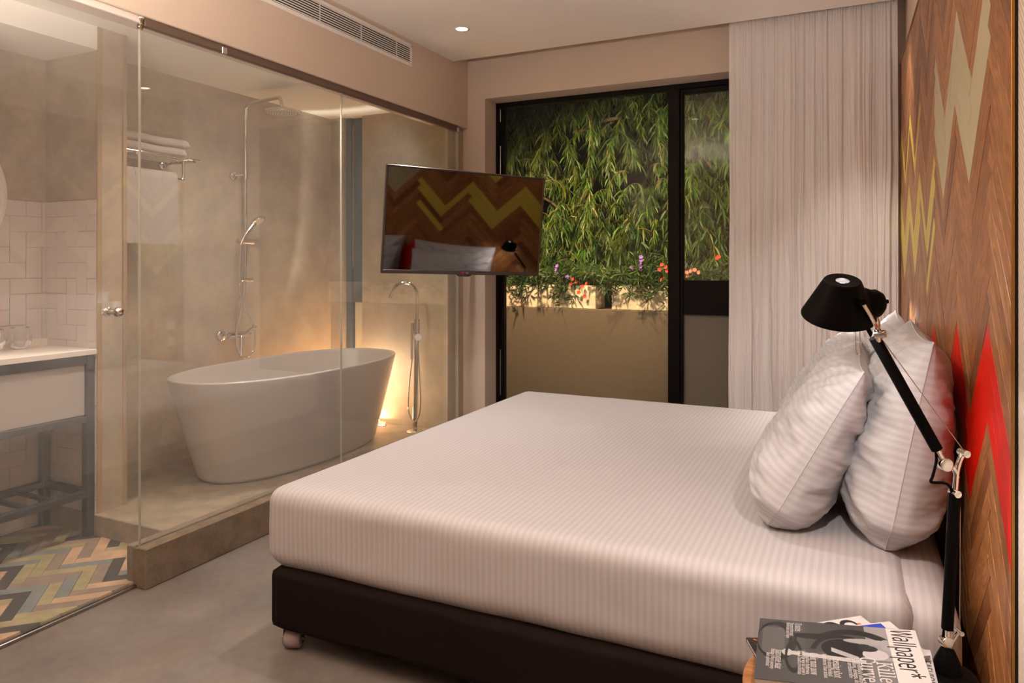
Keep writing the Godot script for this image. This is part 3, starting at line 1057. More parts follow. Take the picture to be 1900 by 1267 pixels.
# ------------------------------------------------------------------ bed
func build_bed() -> void:
	var zc := -2.745
	var bed := thing("double_bed", "wide double bed with a white striped cover on a dark upholstered base", "bed", Vector3(-0.74, 0.0, zc))
	var wob := FastNoiseLite.new()
	wob.seed = 9
	wob.frequency = 2.2
	var b := put("base", soft_box(Vector3(1.88, 0.19, 2.03), 0.02, Vector3i(40, 8, 40), func(p: Vector3) -> Vector3: return p + Vector3(0, 0.16, 0) + Vector3(0, wob.get_noise_3dv(p) * 0.002, signf(p.z) * wob.get_noise_3dv(p * 1.5) * 0.003)), M.upholstery, bed)
	for sx in [-0.875, 0.86]:
		for sz in [-0.975, 0.975]:
			var c := put("caster", lathe_mesh([Vector2(0.0, -0.027), Vector2(0.022, -0.027), Vector2(0.022, -0.027), Vector2(0.0285, -0.021), Vector2(0.0295, 0.0), Vector2(0.0285, 0.021), Vector2(0.022, 0.027), Vector2(0.022, 0.027), Vector2(0.0, 0.027)], 24), M.caster, b, Transform3D(Basis(Vector3(0, 0, 1), PI / 2).rotated(Vector3.UP, 0.35), Vector3(sx, 0.0295, sz)))
			var br := begin()
			for sd in [-0.030, 0.030]:
				box(br, Vector3(0.016, sd, 0), Vector3(0.062, 0.002, 0.022), 0.0005)
			tube(br, [Vector3(0, -0.035, 0), Vector3(0, 0.035, 0)], 0.0055, 8)
			put("caster_fork", br.commit(), M.steel, c)
	var ripple := FastNoiseLite.new()
	ripple.seed = 31
	ripple.frequency = 1.1
	ripple.fractal_octaves = 3
	var mt := put("mattress", soft_box(Vector3(1.86, 0.235, 1.96), 0.075, Vector3i(60, 12, 60), func(p: Vector3) -> Vector3: return p + Vector3(0, 0.37, 0) + Vector3(0, 0, signf(p.z) * ripple.get_noise_3dv(p * 3.0) * 0.012 * smoothstep(0.5, 0.9, absf(p.x)))), M.bed_linen, bed, Transform3D(Basis(), Vector3(0.02, 0, 0)))
	mt.set_meta("label", "white sheeted mattress end by the headboard")
	var cv := put("bed_cover", soft_box(Vector3(1.83, 0.272, 2.01), 0.05, Vector3i(110, 18, 110), func(p: Vector3) -> Vector3:
		var q := p + Vector3(0, 0.367, 0)
		var up := smoothstep(0.02, 0.13, p.y)
		var soft := (1.0 - pow(absf(p.x) / 0.915, 6.0)) * (1.0 - pow(absf(p.z) / 1.005, 6.0))
		q.y += up * (ripple.get_noise_2d(p.x * 1.2, p.z * 1.2) * 0.010 * soft)
		q.z += signf(p.z) * (ripple.get_noise_2d(p.x * 1.5, p.y * 2.0 + 9.0) * 0.008) * (1.0 - up)
		q.z -= signf(p.z) * 0.022 * smoothstep(-0.06, -0.136, p.y)
		q.x += 0.022 * smoothstep(-0.06, -0.136, p.y) * smoothstep(0.5, 0.9, -p.x)
		return q), M.bed_linen, bed, Transform3D(Basis(), Vector3(-0.06, 0, 0)))
	cv.set_meta("label", "smooth white satin striped bed cover")
	pillow("near plump white striped pillow leaning at the front, closest to the camera", Vector3(-0.105, 0.722, -2.335), 28.0, 0.76, 0.53, 0.23, 1)
	pillow("far white striped pillow in the front row beside the curtain", Vector3(-0.105, 0.712, -3.20), 28.0, 0.74, 0.53, 0.23, 2)
	pillow("near white pillow upright against the headboard beside the black lamp", Vector3(0.112, 0.752, -2.325), 10.5, 0.78, 0.58, 0.25, 3)
	pillow("far white pillow upright against the headboard beside the curtain", Vector3(0.110, 0.745, -3.19), 10.0, 0.76, 0.55, 0.21, 4)

func pillow(label: String, at: Vector3, lean: float, L: float, H: float, T: float, seed_: int) -> void:
	var o := thing("pillow", label, "pillow", at, 0.0, "white striped pillows")
	var n := FastNoiseLite.new()
	n.seed = seed_ * 13
	n.frequency = 3.0
	n.fractal_octaves = 3
	var t := deg_to_rad(lean)
	var y := Vector3(sin(t), cos(t), 0)
	var x := Vector3(0, 0, 1)
	o.basis = Basis(x, y, x.cross(y))
	var N := 84
	var st := begin()
	for sd in [1.0, -1.0]:
		var p := []
		var uv := []
		for i in N + 1:
			for j in N + 1:
				var u := -cos(PI * i / N) * 0.55 + (2.0 * i / N - 1.0) * 0.45
				var v := -cos(PI * j / N) * 0.55 + (2.0 * j / N - 1.0) * 0.45
				var e := pow(maxf(0.0, (1.0 - pow(absf(u), 2.6)) * (1.0 - pow(absf(v), 2.6))), 0.48)
				var low := smoothstep(-0.55, -1.0, v) * pow(absf(u), 3.0)
				var px := L / 2 * (1.0 - 0.20 * low) * u * (1.0 - 0.075 * (1.0 - v * v) * u * u)
				var py := H / 2 * v * (1.0 - 0.065 * (1.0 - u * u) * v * v)
				py += H * 0.085 * low
				var belly := 1.0 - 0.22 * v
				var crumple := n.get_noise_2d(u * 0.9 + v * 0.5 + 20.0, v * 2.2 - u * 0.3 + sd * 9.0) * 0.0055 + n.get_noise_2d(u * 2.2 + 40.0, v * 3.6 + u * 1.6 + sd * 3.0) * 0.0012
				# creases run in from the corners and the seam
				var rad := Vector2(u, v)
				var cr: float = n.get_noise_2d(atan2(v, u) * 0.9 + 7.0, rad.length() * 0.2 + sd * 5.0) * 0.020 * smoothstep(0.35, 0.95, rad.length()) * (1.0 - smoothstep(0.93, 1.0, maxf(absf(u), absf(v))))
				var z: float = sd * (T / 2 * e * belly + (cr + crumple) * minf(1.0, e * 2.0) + n.get_noise_2d(u * 0.5, v * 0.5 + 3.0) * 0.012 * e)
				p.append(Vector3(px, py, z))
				uv.append(Vector2(py + n.get_noise_2d(u * 0.3, v * 0.3) * 0.02, px))
		grid(st, N + 1, N + 1, p, uv, sd > 0.0)
	put("case", st.commit(), M.pillow_linen, o)
	var seam := []
	for k in 81:
		var a := float(k) / 20.0
		var e := [Vector2(-1, -1), Vector2(1, -1), Vector2(1, 1), Vector2(-1, 1), Vector2(-1, -1)]
		var i := mini(int(a), 3)
		var q: Vector2 = (e[i] as Vector2).lerp(e[i + 1], a - i)
		var low := smoothstep(-0.55, -1.0, q.y) * pow(absf(q.x), 3.0)
		seam.append(Vector3(0, H * 0.085 * low, 0) + Vector3(L / 2 * (1.0 - 0.20 * low) * q.x * (1.0 - 0.075 * (1.0 - q.y * q.y) * q.x * q.x), H / 2 * q.y * (1.0 - 0.065 * (1.0 - q.x * q.x) * q.y * q.y), 0))
	put("seam", tube_mesh(seam, 0.0018, 6), M.pillow_linen, o)

# ------------------------------------------------------------------ curtain
func build_curtain() -> void:
	var t := thing("sheer_curtain", "pale sheer floor length curtain gathered between window and headboard", "curtain", Vector3(0, 0, -4.27))
	var n := FastNoiseLite.new()
	n.seed = 5
	n.frequency = 1.0
	var x0 := -0.655
	var x1 := 0.2
	var cols := 560
	var rows := 40
	var p := []
	var uv := []
	for i in rows + 1:
		var y := lerpf(2.66, 0.012, pow(float(i) / rows, 1.25))
		var h := (2.66 - y) / 2.65
		for j in cols + 1:
			var f := float(j) / cols
			# loose first folds, then dense irregular ones that spread downwards
			var ph := f * 36.0 if f < 0.16 else 5.76 + (f - 0.16) * 66.0
			ph += n.get_noise_2d(f * 16.0, 2.0 + h * 0.15) * 5.0
			var amp := lerpf(0.007, 0.016, smoothstep(0.0, 0.25, h)) * (0.35 + 0.9 * absf(n.get_noise_2d(f * 12.0, 9.0 + h * 0.3)))
			var z := sin(ph) * amp + n.get_noise_2d(f * 7.0, h * 0.9 + 40.0) * 0.03 * h
			z += sin(f * 420.0) * 0.005 * (1.0 - smoothstep(0.0, 0.045, h))
			var x := lerpf(x0, x1, f) + cos(ph * 0.5 + 1.0) * 0.005 * h + n.get_noise_2d(f * 6.0, h * 1.6 + 70.0) * 0.03 * h
			if j == 0:
				x = x0 + n.get_noise_2d(1.0, h * 2.0) * 0.012 * h
			p.append(Vector3(minf(x, 0.203), y, z))
			uv.append(Vector2(x, y))
	var s := begin()
	grid(s, rows + 1, cols + 1, p, uv, false)
	put("cloth", s.commit(), M.voile, t)
	var tr := struct("trim_1", "curtain track in the ceiling recess")
	put("track", slab(Vector3(-2.3, 2.70, -4.29), Vector3(0.2, 2.74, -4.25)), M.white_plastic, tr)

# ------------------------------------------------------------------ glass partition
func pane(parent: Node3D, z0: float, z1: float, y0: float, y1: float) -> void:
	var p := put("pane", slab(Vector3(XG - 0.005, y0, z0), Vector3(XG + 0.005, y1, z1)), M.glass, parent)
	for z in [z0, z1]:
		var d := 0.0012 if z == z0 else -0.0012
		put("polished_edge", slab(Vector3(XG - 0.0045, y0, z + minf(d, 0) - 0.0003), Vector3(XG + 0.0045, y1, z + maxf(d, 0) + 0.0003)), M.glass_edge, p)

func build_glass() -> void:
	var g := thing("glass_partition", "fixed clear glass screen on the concrete curb in front of the bathtub", "glass screen")
	pane(g, -3.044, -1.859, 0.147, 2.132)
	pane(g, -4.262, -3.046, 0.147, 2.132)
	put("head_channel", slab(Vector3(XG - 0.014, 2.126, -4.27), Vector3(XG + 0.014, 2.16, -1.87), 0.002), M.channel, g)
	put("wall_seal", slab(Vector3(XG - 0.012, 0.154, -4.275), Vector3(XG + 0.012, 2.14, -4.262), 0.001), M.glass_edge, g)
	for z in [-2.25, -4.255]:
		put("clip", slab(Vector3(XG + 0.006, 2.118, z - 0.014), Vector3(XG + 0.02, 2.148, z + 0.014), 0.002), M.chrome, g)
	var d := thing("glass_door", "clear hinged glass bathroom door with a round chrome knob", "glass door")
	pane(d, -1.857, -1.06, 0.016, 2.132)
	put("bottom_track", slab(Vector3(XG - 0.012, 0.0, -1.838), Vector3(XG + 0.012, 0.013, -1.04), 0.002), M.steel, d)
	put("top_seal", slab(Vector3(XG - 0.012, 2.134, -1.852), Vector3(XG + 0.012, 2.16, -1.04), 0.002), M.white_plastic, d)
	var pv := put("pivot", lathe_mesh([Vector2(0.0, -0.03), Vector2(0.011, -0.03), Vector2(0.013, -0.012), Vector2(0.013, -0.012), Vector2(0.009, -0.008), Vector2(0.016, 0.004), Vector2(0.018, 0.018), Vector2(0.0, 0.018)], 20), M.chrome, d, Transform3D(Basis(), Vector3(XG + 0.002, 2.142, -1.857)))
	pv.set_meta("label", "chrome pivot at the top of the door")
	var kb := put("knob", lathe_mesh([Vector2(0.0, -0.045), Vector2(0.013, -0.045), Vector2(0.017, -0.038), Vector2(0.017, -0.026), Vector2(0.017, -0.026), Vector2(0.009, -0.02), Vector2(0.009, 0.02), Vector2(0.017, 0.026), Vector2(0.017, 0.026), Vector2(0.017, 0.038), Vector2(0.013, 0.045), Vector2(0.0, 0.046)], 28), M.chrome, d, Transform3D(Basis(Vector3(0, 0, 1), -PI / 2), Vector3(XG, 1.045, -1.748)))
	kb.set_meta("label", "round chrome knob")

# ------------------------------------------------------------------ bathroom things
func build_bathroom() -> void:
	var t := thing("bathtub", "oval white freestanding bathtub behind the glass", "bathtub", Vector3(-2.95, 0.111, -3.25))
	var s := begin()
	var prof := [[0.0, 0.60, 0.25], [0.004, 0.625, 0.268], [0.02, 0.637, 0.276], [0.18, 0.690, 0.312], [0.36, 0.742, 0.349], [0.50, 0.781, 0.378], [0.526, 0.789, 0.384], [0.533, 0.786, 0.381], [0.535, 0.776, 0.371], [0.532, 0.766, 0.361], [0.52, 0.758, 0.353], [0.40, 0.715, 0.322], [0.22, 0.64, 0.27], [0.13, 0.56, 0.21], [0.10, 0.40, 0.12], [0.098, 0.0, 0.0]]
	var pp := []
	var sides := 72
	for q in prof:
		for k in sides + 1:
			var a := TAU * (k % sides) / sides
			var c := cos(a)
			var d := sin(a)
			pp.append(Vector3(q[2] * signf(c) * pow(absf(c), 2.0 / 2.35), q[0], q[1] * signf(d) * pow(absf(d), 2.0 / 2.35)))
	grid(s, prof.size(), sides + 1, pp, [], true)
	put("shell", s.commit(), M.tub, t)
	put("drain", lathe_mesh([Vector2(0.0, 0.104), Vector2(0.03, 0.103), Vector2(0.032, 0.098)], 20), M.chrome, t)
	# led strip on the platform behind the tub
	var led := thing("led_strip", "warm led light strip on the platform behind the bathtub", "led strip")
	put("led_profile", slab(Vector3(-3.42, 0.111, -4.14), Vector3(-2.95, 0.123, -4.12), 0.001), M.led_glow, led)
	area(led, Vector3(-3.18, 0.13, -4.125), Vector3(-3.18, 1.0, -4.04), Vector2(0.45, 0.03), 0.9, Color(1.0, 0.78, 0.52))
	put("led_profile", slab(Vector3(-3.44, 0.111, -4.1), Vector3(-3.42, 0.123, -3.0), 0.001), M.led_glow, led)
	area(led, Vector3(-3.425, 0.13, -3.6), Vector3(-3.36, 1.0, -3.6), Vector2(0.03, 0.9), 0.5, Color(1.0, 0.78, 0.52))
	var up := thing("floor_uplight", "small recessed floor uplight behind the far end of the tub", "uplight", Vector3(-2.93, 0.112, -4.07))
	put("lamp_ring", lathe_mesh([Vector2(0.028, 0.0), Vector2(0.03, 0.004), Vector2(0.02, 0.005)], 20), M.steel, up)
	put("lamp_lens", lathe_mesh([Vector2(0.021, 0.003), Vector2(0.0, 0.004)], 20), M.spot_glow, up)
	spot(up, Vector3(0, 0.02, 0), Vector3(-0.07, 1.0, 0.405), 5.5, 26.0, Color(1.0, 0.965, 0.9), 0.02)
	# narrow blue framed window in the far wall
	var b := struct("window_2", "narrow dark blue framed window by the corner of the bathroom")
	put("stile", slab(Vector3(-3.332, 0.6, -4.3), Vector3(-3.288, 2.276, -4.19), 0.003), M.blue_frame, b)
	put("upper_panel", slab(Vector3(-3.288, 0.955, -4.3), Vector3(-3.171, 2.276, -4.215), 0.002), M.blue_frame, b)
	put("glazing_bead", slab(Vector3(-3.29, 1.2, -4.215), Vector3(-3.284, 2.22, -4.208)), M.strip, b)
	put("transom", slab(Vector3(-3.288, 0.945, -4.3), Vector3(-3.171, 0.957, -4.205), 0.002), M.blue_frame, b)
	put("lower_pane", slab(Vector3(-3.28, 0.2, -4.28), Vector3(-3.171, 0.947, -4.225), 0.002), M.milk_glass, b)
	# shower column
	var c := thing("shower_column", "chrome shower column with rain head on the plaster wall above the bathtub", "shower")
	var zr := -3.29
	var xr := -3.388
	put("riser_pipe", tube_mesh(spline([Vector3(xr, 0.80, zr + 0.07), Vector3(xr, 1.0, zr + 0.02), Vector3(xr, 1.2, zr), Vector3(xr, 1.8, zr), Vector3(xr, 2.14, zr), Vector3(xr + 0.012, 2.188, zr), Vector3(xr + 0.06, 2.203, zr), Vector3(xr + 0.27, 2.212, zr + 0.02), Vector3(xr + 0.305, 2.20, zr + 0.024), Vector3(xr + 0.318, 2.17, zr + 0.026), Vector3(xr + 0.318, 2.145, zr + 0.026)], 6), 0.0105, 12), M.chrome, c)
	var hd := put("rain_head", lathe_mesh([Vector2(0.012, 0.03), Vector2(0.02, 0.014), Vector2(0.095, 0.008), Vector2(0.104, 0.0), Vector2(0.104, -0.006), Vector2(0.104, -0.006), Vector2(0.097, -0.009), Vector2(0.0, -0.009)], 40), M.chrome, c, Transform3D(Basis(), Vector3(xr + 0.318, 2.125, zr + 0.026)))
	put("nozzle_plate", lathe_mesh([Vector2(0.096, -0.0088), Vector2(0.094, -0.0105), Vector2(0.0, -0.0105)], 32), M.white_plastic, hd)
	var nz := begin()
	for i in range(1, 7):
		for k in i * 6:
			var a := TAU * k / (i * 6)
			box(nz, Vector3(cos(a) * i * 0.0148, -0.012, sin(a) * i * 0.0148), Vector3(0.005, 0.004, 0.005), 0.001)
	var nzo := put("nozzles", nz.commit(), M.steel, hd)
	nzo.set_meta("kind", "stuff")
	var rose := lathe_mesh([Vector2(0.0, 0.0), Vector2(0.026, 0.0), Vector2(0.026, 0.0), Vector2(0.026, 0.012), Vector2(0.022, 0.02), Vector2(0.0, 0.02)], 20)
	put("wall_bracket", rose, M.chrome, c, Transform3D(Basis(Vector3(0, 0, 1), -PI / 2), Vector3(-3.45, 1.76, zr + 0.045)))
	put("bracket_arm", tube_mesh([Vector3(-3.43, 1.765, zr + 0.04), Vector3(xr, 1.77, zr)], 0.008, 8), M.chrome, c)
	put("collar", lathe_mesh([Vector2(0.0, -0.025), Vector2(0.016, -0.025), Vector2(0.016, -0.025), Vector2(0.016, 0.025), Vector2(0.016, 0.025), Vector2(0.0, 0.025)], 16), M.chrome, c, Transform3D(Basis(), Vector3(xr, 1.77, zr)))
	put("slider", tube_mesh([Vector3(xr + 0.01, 1.36, zr + 0.07), Vector3(xr + 0.01, 1.356, zr - 0.05)], 0.017, 14), M.chrome, c)
	put("slider", tube_mesh([Vector3(xr + 0.01, 1.125, zr + 0.045), Vector3(xr + 0.01, 1.122, zr - 0.045)], 0.011, 12), M.chrome, c)
	var hs := put("hand_shower", tube_mesh(spline([Vector3(-3.36, 1.335, -3.225), Vector3(-3.35, 1.40, -3.255), Vector3(-3.335, 1.475, -3.315)], 6), 0.011, 12, 0.014), M.chrome, c)
	var hx := aim(Vector3(-3.335, 1.492, -3.335), Vector3(-3.335, 1.492, -3.335) + Vector3(0.5, -0.75, -0.15))
	put("spray_head", lathe_mesh([Vector2(0.0, -0.018), Vector2(0.03, -0.012), Vector2(0.05, 0.004), Vector2(0.05, 0.012), Vector2(0.05, 0.012), Vector2(0.046, 0.016), Vector2(0.0, 0.016)], 28, hx), M.chrome, hs)
	put("spray_plate", lathe_mesh([Vector2(0.036, 0.0158), Vector2(0.034, 0.018), Vector2(0.0, 0.018)], 24, hx), M.white_plastic, hs)
	put("hose", tube_mesh(spline([Vector3(-3.36, 1.335, -3.225), Vector3(-3.36, 1.12, -3.218), Vector3(-3.355, 0.90, -3.195), Vector3(-3.35, 0.73, -3.185), Vector3(-3.345, 0.655, -3.235), Vector3(-3.345, 0.69, -3.315), Vector3(-3.345, 0.80, -3.325), Vector3(-3.345, 0.87, -3.295), Vector3(-3.35, 1.0, -3.225), Vector3(-3.355, 1.09, -3.213), Vector3(-3.37, 1.128, -3.245)], 8), 0.0062, 8), M.chrome, c)
	put("wall_rose", lathe_mesh([Vector2(0.0, 0.0), Vector2(0.034, 0.0), Vector2(0.034, 0.0), Vector2(0.034, 0.012), Vector2(0.028, 0.022), Vector2(0.0, 0.022)], 24), M.chrome, c, Transform3D(Basis(Vector3(0, 0, 1), -PI / 2), Vector3(-3.45, 0.79, -3.15)))
	put("mixer_body", tube_mesh([Vector3(-3.40, 0.79, -3.16), Vector3(-3.385, 0.79, -3.32)], 0.02, 16), M.chrome, c)
	put("mixer_lever", tube_mesh([Vector3(-3.38, 0.795, -3.285), Vector3(-3.33, 0.83, -3.295), Vector3(-3.31, 0.83, -3.31)], 0.012, 12), M.chrome, c)
	put("tub_spout", tube_mesh([Vector3(-3.38, 0.78, -3.25), Vector3(-3.345, 0.70, -3.215), Vector3(-3.335, 0.665, -3.205)], 0.012, 12), M.chrome, c)
	# floor standing tub filler
	var f := thing("tub_filler", "chrome floor standing bath tap with gooseneck spout at the far end of the tub", "bath tap", Vector3(-2.638, 0.111, -4.033))
	put("floor_flange", lathe_mesh([Vector2(0.0, 0.008), Vector2(0.05, 0.008), Vector2(0.055, 0.0)], 24), M.chrome, f)
	put("riser", tube_mesh([Vector3(0, 0.0, 0), Vector3(0.012, 0.70, -0.004)], 0.0165, 16), M.chrome, f)
	put("mixer_block", lathe_mesh([Vector2(0.0, -0.045), Vector2(0.022, -0.045), Vector2(0.022, -0.045), Vector2(0.022, 0.045), Vector2(0.022, 0.045), Vector2(0.0, 0.045)], 20), M.chrome, f, Transform3D(Basis(), Vector3(0.012, 0.70, -0.004)))
	put("mixer_knob", tube_mesh([Vector3(0.02, 0.63, 0.0), Vector3(0.05, 0.63, 0.04)], 0.022, 18), M.chrome, f)
	put("spout", tube_mesh(spline([Vector3(0.012, 0.74, -0.004), Vector3(0.013, 0.87, -0.006), Vector3(0.006, 0.935, 0.0), Vector3(-0.028, 0.978, 0.012), Vector3(-0.072, 0.986, 0.034), Vector3(-0.115, 0.960, 0.054), Vector3(-0.142, 0.91, 0.066), Vector3(-0.149, 0.885, 0.07)], 8), 0.0115, 12), M.chrome, f)
	put("hose", tube_mesh(spline([Vector3(0.03, 0.58, 0.01), Vector3(0.05, 0.35, 0.02), Vector3(0.055, 0.16, 0.02), Vector3(0.02, 0.07, 0.03), Vector3(-0.03, 0.14, 0.03), Vector3(-0.03, 0.32, 0.02), Vector3(-0.005, 0.5, 0.02)], 8), 0.005, 8), M.chrome, f)
	put("hand_spray", tube_mesh([Vector3(-0.012, 0.48, 0.02), Vector3(-0.012, 0.72, 0.015)], 0.009, 10), M.chrome, f)
	# towel shelf with towels
	var r := thing("towel_shelf", "chrome rail towel shelf on the plaster wall beside the shower", "towel rack")
	for k in 6:
		put("shelf_bar", tube_mesh([Vector3(-3.43 + k * 0.042, 1.783, -2.80), Vector3(-3.43 + k * 0.042, 1.783, -2.24)], 0.006, 8), M.chrome, r)
	for z in [-2.765, -2.42]:
		put("bracket", tube_mesh([Vector3(-3.45, 1.772, z), Vector3(-3.215, 1.772, z)], 0.007, 8), M.chrome, r)
		put("wall_rose", rose, M.chrome, r, Transform3D(Basis(Vector3(0, 0, 1), -PI / 2), Vector3(-3.451, 1.765, z + 0.02)))
		put("hanger", tube_mesh(spline([Vector3(-3.243, 1.772, z + 0.05), Vector3(-3.243, 1.69, z + 0.05), Vector3(-3.243, 1.672, z + 0.06)]), 0.007, 8), M.chrome, r)
	put("towel_bar", tube_mesh([Vector3(-3.243, 1.672, -2.72), Vector3(-3.243, 1.672, -2.24)], 0.007, 8), M.chrome, r)
	var tn := FastNoiseLite.new()
	tn.seed = 3
	tn.frequency = 6.0
	for k in 2:
		var tw := thing("folded_towel", ["lower folded white towel on the chrome shelf", "upper folded white towel on the chrome shelf"][k], "towel", Vector3(-3.325, 1.791 + 0.045 * k, -2.52), 0.0, "folded towels on the shelf")
		put("fold", soft_box(Vector3(0.20, 0.043, 0.42 + 0.02 * k), 0.019, Vector3i(14, 8, 34), func(p: Vector3) -> Vector3: return p + Vector3(0, 0.0215 + tn.get_noise_3dv(p * 0.6 + Vector3(k, 0, 0)) * 0.006, -0.01 * k + 0.004 * sin(p.y * 160.0))), M.towel, tw)
	for k in 2:
		var tw := thing("hanging_towel", ["wide white towel hanging from the chrome bar below the shelf", "narrow part of a white towel hanging next to the stub wall"][k], "towel", Vector3(-3.243, 1.672, [-2.545, -2.36][k]), 0.0, "hanging towels")
		var wdt: float = [0.245, 0.12][k]
		var p := []
		for i in 31:
			for j in 17:
				var v := float(i) / 30.0
				var u := float(j) / 16.0 - 0.5
				var a := v * 2.0 - 1.0
				var yy: float = -0.36 * maxf(0.0, absf(a) - 0.06) / 0.94 + 0.012
				var xx := 0.014 * clampf(a / 0.06, -1.0, 1.0) + signf(a) * 0.006 * absf(a) + tn.get_noise_2d(u * 1.2, a) * 0.008 * absf(a)
				p.append(Vector3(xx, yy + (0.0 if a > 0 else 0.02), u * wdt * (1.0 + 0.06 * absf(a))))
		var ts := begin()
		grid(ts, 31, 17, p, [], false)
		put("cloth", ts.commit(), M.towel, tw)
	# ceiling lamps
	downlight(Vector3(-2.62, 2.276, -2.85), "small round recessed downlight over the bathtub", 3.4, 74.0, Vector3.ZERO, Color(1.0, 0.975, 0.92), 0.14)
	downlight(Vector3(-2.62, 2.276, -1.62), "small round recessed downlight over the bathroom door", 1.8, 30.0)

# ------------------------------------------------------------------ vanity
func build_vanity() -> void:
	var ct := thing("worktop", "white vanity worktop with a low upstand", "worktop", Vector3(-3.223, 0.82, -1.45))
	put("slab", slab(Vector3(-0.18, 0, -0.642), Vector3(0.182, 0.024, 0.6), 0.0015), M.counter, ct)
	put("upstand", slab(Vector3(-0.18, 0.024, -0.642), Vector3(-0.166, 0.057, 0.6), 0.001), M.counter, ct)
	var v := thing("vanity_unit", "dark blue steel vanity stand with a white drawer and slatted shelf", "vanity", Vector3(-3.223, 0.02, -1.45))
	var bar := func(called: String, lo: Vector3, hi: Vector3) -> void:
		put(called, slab(lo, hi, 0.0015), M.vanity_steel, v)
	for z in [-0.63, 0.5]:
		bar.call("leg", Vector3(0.145, 0, z), Vector3(0.18, 0.80, z + 0.035))
		bar.call("leg", Vector3(-0.165, 0, z), Vector3(-0.13, 0.80, z + 0.035))
		bar.call("side_rail", Vector3(-0.13, 0.175, z), Vector3(0.145, 0.205, z + 0.03))
		bar.call("side_rail", Vector3(-0.13, 0.505, z), Vector3(0.145, 0.535, z + 0.03))
	bar.call("top_rail", Vector3(0.145, 0.762, -0.595), Vector3(0.18, 0.80, 0.5))
	bar.call("top_rail", Vector3(-0.165, 0.762, -0.595), Vector3(-0.13, 0.80, 0.5))
	bar.call("middle_rail", Vector3(0.145, 0.505, -0.595), Vector3(0.18, 0.535, 0.5))
	bar.call("shelf_rail", Vector3(0.145, 0.175, -0.595), Vector3(0.18, 0.205, 0.5))
	bar.call("shelf_rail", Vector3(-0.165, 0.175, -0.595), Vector3(-0.13, 0.205, 0.5))
	for k in 9:
		bar.call("shelf_slat", Vector3(-0.13, 0.183, -0.49 + k * 0.105), Vector3(0.145, 0.197, -0.465 + k * 0.105))
	put("drawer", slab(Vector3(-0.12, 0.537, -0.593), Vector3(0.170, 0.760, 0.498), 0.002), M.drawer, v)
	var prof := [Vector2(0.0, 0.0), Vector2(0.026, 0.0), Vector2(0.036, 0.012), Vector2(0.045, 0.035), Vector2(0.046, 0.05), Vector2(0.041, 0.078), Vector2(0.037, 0.095), Vector2(0.0355, 0.0955), Vector2(0.0395, 0.077), Vector2(0.0445, 0.05), Vector2(0.0435, 0.036), Vector2(0.034, 0.0145), Vector2(0.025, 0.006), Vector2(0.0, 0.005)]
	var gm := lathe_mesh(prof, 32)
	var g := thing("drinking_glass", "clear stemless drinking glass on the worktop, fully in view", "glass", Vector3(-3.335, 0.8445, -1.935), 0.0, "drinking glasses")
	put("bowl", gm, M.tumbler, g)
	var g2 := copy_of(g, "drinking_glass", "clear stemless drinking glass cut by the left edge of the picture")
	g2.position = Vector3(-3.335, 0.8445, -1.825)
	var mr := thing("round_mirror", "round wall mirror with a white rim over the vanity", "mirror", Vector3(-3.41, 1.52, -1.586))
	var tip := Transform3D(Basis(Vector3(0, 0, 1), -PI / 2), Vector3.ZERO)
	put("rim", lathe_mesh([Vector2(0.285, 0.0), Vector2(0.314, 0.0), Vector2(0.314, 0.0), Vector2(0.314, 0.045), Vector2(0.310, 0.05), Vector2(0.294, 0.05), Vector2(0.290, 0.045), Vector2(0.290, 0.02)], 96, tip), M.white_plastic, mr)
	put("mirror_glass", lathe_mesh([Vector2(0.291, 0.03), Vector2(0.0, 0.03)], 96, tip), M.mirror, mr)
	var dl := begin()
	downlight(Vector3(-3.16, 2.173, -1.30), "small round recessed downlight in the soffit over the vanity", 0.5, 48.0)

